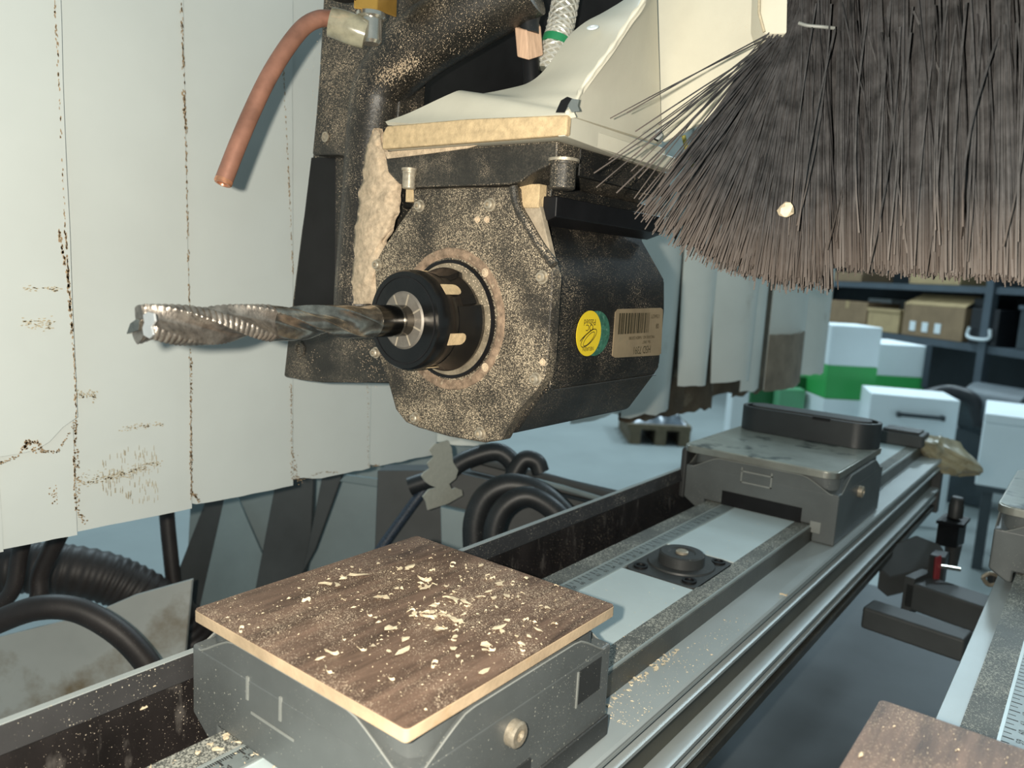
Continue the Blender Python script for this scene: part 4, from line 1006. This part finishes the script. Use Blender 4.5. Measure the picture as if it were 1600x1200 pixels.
for (a0, b0, a1_, b1_, n_, sg) in ((590, 125, 650, 95, 520, 7), (560, 140, 760, 20, 900, 22), (560, 230, 556, 470, 500, 9), (520, 40, 520, 230, 420, 16), (545, 250, 585, 470, 600, 12), (560, 520, 590, 590, 260, 14), (470, 560, 500, 580, 80, 12)):
    for i in range(n_):
        f = random.random(); a = a0+(a1_-a0)*f+random.gauss(0, sg); b = b0+(b1_-b0)*f+random.gauss(0, sg)
        near = b > 478
        X_ = XC-11 if near else (XC-1.0 if a < 552 and b < 240 else None)
        if X_ is None:
            # on the rib surface: closest path point
            best = min(rib, key=lambda p: (p-O(a, b, p.x)).length)
            q = O(a, b, best.x); dd_ = (q-best).length
            rr_ = 20 if b < 130 else 16
            if dd_ > rr_*.96: continue
            X_ = best.x-math.sqrt(max(0, rr_*rr_-dd_*dd_))-.1
        elif a > 622 or a < 450 and near: continue
        s = random.uniform(.12, .42)*(1.5 if sg < 8 else 1)
        c = O(a, b, X_); an = random.random()*PI; d1 = Vector((0, math.cos(an), math.sin(an)))*s; d2 = Vector((0, -math.sin(an), math.cos(an)))*s*.7
        mb.add([c-d1, c+d2, c+d1, c-d2, c-Vector((s*.6, 0, 0))], [(0, 1, 4), (1, 2, 4), (2, 3, 4), (3, 0, 4)])
obj('dust_grains', mb, m_dust, t, kind='stuff', smooth=False)

# ================================================================== copper pipe with fitting
t = thing('copper_nozzle', 'bent copper blow pipe with a clear elbow hanging at the top left', 'pipe', at(540, 20, 350))
pth = catmull([at(528, 30, 401), at(515, 29, 400), at(497, 30, 397), at(475, 42, 393), at(450, 72, 387), at(420, 120, 381), at(392, 178, 377), at(370, 230, 373), at(349, 284, 370)], 8)
obj('pipe', MB().tube(pth, 4.2, 24), m_copper, t)
d = (pth[-1]-pth[-2]).normalized()
obj('pipe_end', MB().lathe([(-1, 4.25), (.5, 4.3), (1.2, 3.8), (1.2, 2.6), (.4, 2.3)], pth[-1], d, 24), m_copper_b, t)
obj('copper_tip', MB().lathe([(0, 4.35), (8, 4.35)], at(520, 29.5, 400), (at(540, 32, 401)-at(520, 29.5, 400)), 24), m_copper_b, t)
el = catmull([at(516, 34, 400), at(535, 40, 401), at(556, 48, 402), at(572, 54, 403)], 5)
obj('elbow', MB().tube(el, 6.6, 20, rfun=lambda s: 8.0-1.4*abs(s-.5)), m_clear, t)
obj('elbow_socket', MB().lathe([(0, 5.8), (14, 5.8), (15.5, 4.6)], at(580, 20, 403), (0, 0, -1), 24), m_silver, t)
obj('collar', MB().lathe([(0, 7.6), (2, 7.8), (3, 6.8)], at(580, 21, 403), (0, 0, -1), 24), m_silver, t)
t = thing('brass_valve', 'brass valve block above the clear elbow at the top edge', 'valve', at(585, 0, 405))
A = at(585, 18, 408)
obj('block', MB().prism([at(552, 14, 394), at(590, 16, 401), at(620, 28, 419), at(600, 12, 433)], (0, 0, 26)), m_brass, t, .8)
obj('black_knob', MB().lathe([(0, 7), (10, 7), (12, 6)], at(535, -2, 392), (0, 0, 1), 24), m_blk, t, .5)

# cable with sleeve, braided hose
t = thing('motor_cable', 'black cable with a tan terminal sleeve hanging into the bracket', 'cable', at(830, 60, 430))
obj('cable', MB().tube([at(826, -40, 430), at(826, 20, 430), at(827, 55, 430)], 5.6, 20), m_rubber, t)
obj('wire', MB().tube([at(840, -40, 436), at(842, 10, 436), at(834, 46, 434)], 2.2, 12), m_rubber, t)
obj('sleeve', MB().prism([at(804, 42, 428), at(822, 47, 424), at(845, 40, 430), at(843, 36, 440), at(808, 38, 440)], (at(808, 87, 428)-at(804, 40, 428))), m_sleeve, t, .8)
obj('lower_sheath', MB().tube([at(828, 82, 432), at(830, 110, 432), at(832, 150, 434)], 4.7, 20), m_blk, t)
def braid(path, r, turns, n):
    mb = MB(); path = [Vector(p) for p in path]; N = len(path)
    for sgn in (1, -1):
        for k in range(n):
            q = []
            for i in range(N):
                t_ = (path[min(i+1, N-1)]-path[max(i-1, 0)]).normalized(); u_ = t_.cross(Vector((.1, .3, .9))).normalized(); v_ = t_.cross(u_)
                a = sgn*turns*2*PI*i/(N-1)+2*PI*k/n
                q.append(path[i]+(u_*math.cos(a)+v_*math.sin(a))*(r+.25*math.sin(i*2.1+k)))
            mb.tube(q, .75, 5)
    return mb
t = thing('braided_hose', 'clear braided hose with a green band hanging beside the cable', 'hose', at(880, 40, 440))
hp = catmull([at(888, -50, 442), at(884, -5, 442), at(876, 40, 442), at(868, 70, 442), at(858, 110, 444)], 12)
obj('hose_core', MB().tube(hp, 7.2, 24), pm('hose interior', (.30, .29, .24), .25, 0, .3, 60), t)
obj('braid', braid(hp, 7.3, 2.6, 7), pm('silvery braid', (.62, .62, .57), .3, .3, .1, 100), t)
i0 = int(len(hp)*.66)
obj('green_band', MB().tube(hp[i0:i0+5], 8.3, 24), m_green, t)

# ================================================================== brush skirt
t = thing('brush_skirt', 'wide skirt of long grey bristles with a splayed left corner', 'brush', at(1400, 430, 380))
def bdepth(px_): return 388 - (px_-1235)*.2
def bristle(mb, A, B, r, bend, n=4, nside=3):
    pts = []
    for i in range(n+1):
        s = i/n; pts.append(A.lerp(B, s)+bend*math.sin(PI*s*.8)*1.0)
    mb.tube(pts, r, nside, True, rfun=lambda s: r*(1-.25*s))
DN = V(0, 0, -1)
rng = random.Random(3)
nt = 0
tx = 1243
while tx < 1680:
    mb = MB(); wd = 41 if tx > 1300 else 30
    for i in range(230):
        f = rng.random(); px_ = tx + wd*(.16+.68*f)
        dd = bdepth(px_)+rng.uniform(-11, 13)
        A = at(px_, -30, dd)
        # tuft bundles: pinched at the root, spreading below
        lower = rng.gauss(0, 3.0); spread = tx+wd*(.04+.92*f) + rng.gauss(0, 3.5) - (6 if tx < 1300 else 0)
        ztip = 11 + .035*(dd-360) + rng.gauss(0, 1.6) + (5.5 if px_ < 1300 else 0)*(1300-px_)/60
        A2 = at(px_+(tx+wd/2-px_)*.10, -30, dd)
        yb = 445
        T_ = at(spread + (A2.z)*0, yb, dd+rng.uniform(-4, 4)); B = Vector((T_.x, T_.y, ztip))
        bend = RIGHT*rng.gauss(0, .9)+FWD*rng.gauss(0, 1.5)
        bristle(mb, A2, B, rng.uniform(.32, .56), bend)
    obj('bristle_tuft', mb, m_bris, t, smooth=True); tx += wd; nt += 1
# wild bristles crossing the face
mb = MB()
for i in range(70):
    px_ = rng.uniform(1250, 1640); dd = bdepth(px_)-rng.uniform(12, 17); A = at(px_, rng.uniform(-20, 60), dd)
    T_ = at(px_+rng.gauss(0, 38), 445, dd+rng.uniform(-2, 8)); B = Vector((T_.x, T_.y, 8+rng.uniform(-1, 22)))
    bristle(mb, A, B, rng.uniform(.34, .6), RIGHT*rng.gauss(0, 3)+FWD*rng.gauss(-1, 1), 6)
obj('stray_bristles', mb, m_bris, t, kind='stuff')
# fanned corner: one tuft per direction
ends = [((1010, 330), 10, 40), ((1045, 360), 14, 80), ((1080, 385), 14, 120), ((1115, 402), 14, 150), ((1150, 416), 13, 170), ((1185, 426), 13, 190), ((1215, 434), 12, 190), ((1245, 438), 12, 190), ((1275, 440), 12, 120)]
for (ex, ey), sg, n_ in ends:
    mb = MB()
    for i in range(n_):
        px_ = 1236+rng.uniform(-3, 26)+max(0, (ex-1180))*.35; dd = 383+rng.uniform(-10, 12)
        A = at(px_, rng.uniform(-5, 34) if ex < 1200 else rng.uniform(-25, 20), dd)
        s = rng.gauss(0, 1)
        x = ex+s*sg; y = ey+s*sg*.35+rng.gauss(0, 5)-(8 if rng.random() < .15 else 0)
        B = at(x, y, 382+rng.uniform(-22, 16))
        bristle(mb, A, B, rng.uniform(.30, .52), RIGHT*rng.gauss(0, 2.5)+DOWN*rng.gauss(2, 3), 5)
    obj('bristle_tuft', mb, m_bris, t)
mb = MB()
for (ex, ey) in ((955, 190), (978, 178), (930, 268), (948, 250), (935, 290), (966, 298), (985, 270), (1000, 282), (1012, 225), (1020, 258), (995, 248), (1030, 300), (1040, 235), (1060, 290), (1010, 345), (1022, 350), (1000, 350), (1045, 330), (1050, 262), (1075, 300), (990, 205), (1025, 195)):
    A = at(1236+rng.uniform(-4, 6), rng.uniform(30, 52), 380+rng.uniform(-8, 8))
    B = at(ex+rng.uniform(-3, 3), ey+rng.uniform(-3, 3), 356+rng.uniform(-8, 8))
    bristle(mb, A, B, rng.uniform(.35, .5), DOWN*rng.gauss(-1, 2)+RIGHT*rng.gauss(0, 1), 5)
obj('splayed_bristles', mb, m_bris, t, kind='stuff')
obj('holder', MB().prism([at(1232, -34, 402), at(1700, -34, 310), at(1700, -34, 284), at(1232, -34, 372)], (0, 0, 24)), m_blk, t, 1)
obj('binding_wire', MB().tube(catmull([at(1248, 36, 366), at(1262, 40, 364), at(1285, 42, 362), at(1304, 44, 362)], 4), .8, 8), m_podseam, t)
# dark packing behind the bristle rows so that no light comes through, like the dense brush core
obj('brush_core', MB().prism([at(1246, -30, 389), at(1700, -30, 299), at(1700, -30, 302), at(1246, -30, 392)], (0, 0, -96)), m_bris, t)
t = thing('cream_end_cap', 'small cream end cap at the left end of the brush holder', 'cap', at(1212, 20, 415))
obj('cap_body', MB().prism([at(1190, -40, 376), at(1232, -40, 369), at(1230, 52, 369), at(1195, 53, 376), at(1188, 30, 376)], FWD*16), m_cream, t, 1)
obj('groove', MB().tube([at(1187, -40, 375), at(1186, 20, 375), at(1194, 50, 375)], .7, 6), m_stain2, t)
c = at(1228, 326, 355)
mb = MB().lathe([(-4, .6), (-2.5, 2.6), (0, 3.2), (2, 2.2), (3.2, .5)], c, (0.2, .2, 1), 7, rmod=lambda a, j: 1+.35*math.sin(a*2+j))
tag(obj('foam_crumb', mb, m_chip, sharp=10), 'small cream crumb caught in the brush bristles', 'crumb')
t5 = obj('yellow_wire', MB().tube(catmull([at(1068, 212, 470), at(1075, 240, 470), at(1088, 270, 470), at(1102, 292, 470), at(1112, 305, 470)], 5), 1.3, 8), pm('yellow insulation', (.30, .27, .05), .5))
tag(t5, 'short yellow wire hanging behind the splayed bristles', 'wire')

# ================================================================== below the curtain, left: hoses, plates and frames
def hose(name, label, pts, r, mat, corr=0, n=10, cat='hose'):
    p = catmull([at(*q) for q in pts], n)
    if corr:
        # resample evenly for the corrugation
        q = []; 
        for a, b in zip(p, p[1:]):
            k = max(1, int((b-a).length/(corr*.25))); q += [a.lerp(b, i/k) for i in range(k)]
        Ln = len(q)
        mb = MB().tube(q, r, 24, rfun=lambda s: r*(1+.035*math.sin(s*(Ln-1)*PI/2)))
    else: mb = MB().tube(p, r, 20)
    return tag(obj(name, mb, mat, sharp=80), label, cat)
hose('corrugated_hose', 'thick black corrugated hose at the left under the curtain', [(-120, 905, 830), (0, 888, 830), (100, 890, 840), (190, 912, 860), (270, 965, 880), (330, 1060, 900)], 27, m_rubber_b, 8)
hose('rubber_hose', 'black rubber hose arching over the pale sheet at lower left', [(-60, 1000, 600), (0, 970, 600), (60, 950, 600), (120, 953, 605), (180, 985, 610), (225, 1030, 615), (262, 1090, 620)], 9.5, m_rubber_b)
hose('rubber_hose', 'thin black hose loop at the left edge above the arching hose', [(-30, 960, 700), (5, 940, 700), (22, 915, 700), (30, 870, 700), (40, 830, 700)], 7, m_rubber_b)
hose('rubber_hose', 'second thin hose beside the loop at the left edge', [(40, 962, 720), (60, 935, 720), (62, 900, 720), (80, 860, 720), (100, 820, 720)], 8, m_rubber_b)
hose('standing_pipe', 'dark brown upright pipe below the curtain left of the frame', [(258, 760, 900), (262, 820, 900), (268, 880, 900), (276, 960, 900)], 8.5, m_rubber_b, cat='pipe')
hose('sleeved_cable', 'blue-black braided cable running down behind the board', [(690, 735, 800), (655, 775, 800), (625, 815, 790), (600, 850, 780), (560, 910, 760)], 5.2, pm('blue braided sleeve', (.035, .05, .075), .45, 0, .5, 700, .5, 900), cat='cable')
hose('rubber_hose', 'black hose looping just under the spindle bottom', [(640, 760, 800), (690, 742, 800), (730, 718, 800), (775, 706, 800), (800, 722, 800), (806, 745, 800)], 9.5, m_rubber)
hose('rubber_hose', 'black hose bend standing right of the dangling scrap', [(845, 738, 780), (838, 722, 780), (820, 718, 780), (806, 735, 780), (797, 760, 780), (790, 790, 780)], 9, m_rubber)
hose('rubber_hose', 'thick black hose arch behind the black panel', [(742, 870, 720), (742, 815, 720), (760, 775, 720), (800, 758, 720), (850, 775, 720), (905, 830, 720)], 11, m_rubber)
hose('rubber_hose', 'inner black hose arch nested in the thicker one', [(772, 880, 700), (772, 825, 700), (790, 790, 700), (825, 776, 700), (868, 800, 700), (905, 850, 700)], 9.5, m_rubber)
def slab(name, label, px_pts, depth, th, mat, cat='panel', parent=None, dz=None):
    if not isinstance(depth, (list, tuple)): depth = [depth]*len(px_pts)
    poly = [at(a, b, d) for (a, b), d in zip(px_pts, depth)]
    o = obj(name, MB().prism(poly, FWD*th), mat, parent, 1)
    if parent is None: tag(o, label, cat)
    return o
slab('stained_sheet', 'pale stained sheet standing behind the black panel at lower left', [(-60, 1010), (80, 975), (140, 960), (210, 930), (300, 905), (285, 1060), (250, 1200), (-60, 1200)], [690, 700, 705, 712, 720, 720, 715, 690], 5, m_sheet, 'sheet')
t = thing('machine_stand', 'blue grey welded machine stand below the curtain', 'frame', at(450, 1000, 950))
slab('rear_plate', '', [(300, 740), (760, 640), (760, 1000), (560, 1050), (230, 1180), (285, 1000)], [960, 1000, 1000, 980, 940, 940], 6, m_frame, parent=t)
slab('gusset', '', [(322, 780), (360, 775), (295, 1010), (232, 1010)], 930, 10, m_framed, parent=t)
slab('gusset', '', [(352, 770), (368, 772), (420, 890), (372, 1000), (300, 1000)], 925, 6, m_frame, parent=t)
slab('leg_plate', '', [(432, 745), (490, 735), (485, 860), (465, 940), (395, 940)], 900, 14, m_framed, parent=t)
slab('leg_plate', '', [(505, 735), (540, 728), (492, 860), (470, 900), (480, 860)], 890, 10, m_framed, parent=t)
slab('housing_box', '', [(590, 735), (700, 735), (980, 800), (940, 900), (690, 900), (585, 870)], 830, 60, m_framed, parent=t)
slab('light_edge', '', [(688, 792), (740, 804), (745, 870), (690, 862)], 800, 20, m_frame, parent=t)
slab('upper_rail', '', [(540, 742), (620, 752), (618, 766), (530, 752)], 880, 8, m_frame, parent=t)
rl = MB().tube([at(720, 712, 860), at(850, 745, 850), at(985, 782, 840)], 5, 10)
obj('guide_rod', rl, m_framed, t)
obj('guide_rod', MB().tube([at(800, 742, 830), at(880, 762, 830), at(960, 786, 830)], 3, 10), m_frame, t)
slab('rail_plate', '', [(735, 715), (1000, 775), (1000, 800), (735, 735)], 860, 8, m_framed, parent=t)
for q in ((410, 1000), (700, 880), (940, 880)):
    p = at(*q, 880); 
    obj('leg', MB().box(p.x-20, p.x+20, p.y-20, p.y+20, FL, p.z), m_framed, t)

# ================================================================== beyond the first beam: valve, film, fittings
t = thing('air_valve', 'small black pneumatic valve standing beyond the end of the first beam', 'valve', at(1490, 860, 900))
c = at(1488, 832, 900)
obj('valve_body', MB().prism([at(1466, 812, 880), at(1500, 818, 880), at(1512, 812, 905), at(1478, 806, 905)], (0, 0, -30)), m_blk, t, 1.5)
obj('top_flange', MB().prism([at(1462, 818, 876), at(1506, 826, 876), at(1516, 814, 908), at(1476, 806, 908)], (0, 0, 4)), m_blk, t, .8)
obj('cap', MB().lathe([(0, 8), (14, 8), (16, 7), (22, 7), (24, 5.5)], at(1492, 808, 893), (0, 0, 1), 20), m_podd, t)
obj('neck', MB().lathe([(0, 9), (26, 7)], at(1490, 850, 893), (0, 0, -1), 20), m_podd, t)
t = thing('pneumatic_cylinder', 'dark grey air cylinder with a red lever under the beam end', 'cylinder', at(1430, 900, 850))
obj('barrel', MB().prism([at(1395, 850, 850), at(1430, 835, 900), at(1470, 850, 880), at(1478, 862, 860), at(1470, 885, 850), at(1390, 905, 850), at(1372, 890, 850)], (0, 0, -22)), m_framed, t, 3)
obj('end_block', MB().prism([at(1452, 866, 832), at(1478, 872, 832), at(1484, 862, 850), at(1460, 858, 850)], (0, 0, -34)), m_podd, t, 1.5)
obj('red_lever', MB().prism([at(1462, 872, 828), at(1472, 868, 828), at(1470, 890, 828), at(1466, 922, 828), at(1458, 920, 828)], FWD*3), m_red, t, .6)
obj('lever_pin', MB().tube([at(1470, 885, 826), at(1500, 890, 826)], 2.2, 10), m_silver, t)
obj('end_disc', MB().lathe([(0, 11), (4, 11)], at(1438, 925, 826), (-.5, -.8, 0), 24), m_podd, t)
t = thing('small_clamp', 'small brass-ended clamp on the bar beside the right pod', 'clamp', at(1545, 905, 740))
obj('clamp_band', MB().tube(catmull([at(1535, 902, 740), at(1546, 896, 738), at(1560, 900, 738), at(1562, 910, 738), at(1545, 914, 740), at(1535, 902, 740)], 4), 2, 8), m_bolt, t)
obj('clamp_block', MB().prism([at(1552, 898, 742), at(1572, 902, 742), at(1570, 918, 742), at(1552, 914, 742)], FWD*10), m_podd, t, .6)
# crumpled tape / film over the beam end
ctrl = [[(1436, 678, 1040), (1470, 682, 1050), (1500, 690, 1060)], [(1440, 690, 1030), (1478, 700, 1030), (1537, 733, 1030)], [(1437, 702, 1035), (1470, 716, 1030), (1532, 742, 1028)], [(1440, 708, 1045), (1475, 740, 1035), (1500, 745, 1035)]]
def fn(u, v):
    k = u*3; i = min(2, int(k)); f = k-i; kk_ = v*2; j = min(1, int(kk_)); g = kk_-j
    P0 = at(*ctrl[i][j]).lerp(at(*ctrl[i+1][j]), f); P1 = at(*ctrl[i][j+1]).lerp(at(*ctrl[i+1][j+1]), f)
    return P0.lerp(P1, g)+FWD*8*noise.noise(Vector((u*5, v*5, 0)))+DOWN*3*noise.noise(Vector((u*6, v*7, 3)))
tag(obj('tape_film', MB().grid(fn, 16, 16, (0, 0, -.5)), m_film, sharp=20), 'crumpled yellowed film stuck over the far end of the first beam', 'film')
t = thing('beam_stop', 'dark stop block at the far end of the first beam under the film', 'stop', (1140, 200, -200))
obj('block', MB().box(1120, 1165, 176, 232, -200, -183), m_framed, t, 2)
obj('top_pad', MB().box(1125, 1160, 182, 226, -183, -180), m_podd, t, .5)
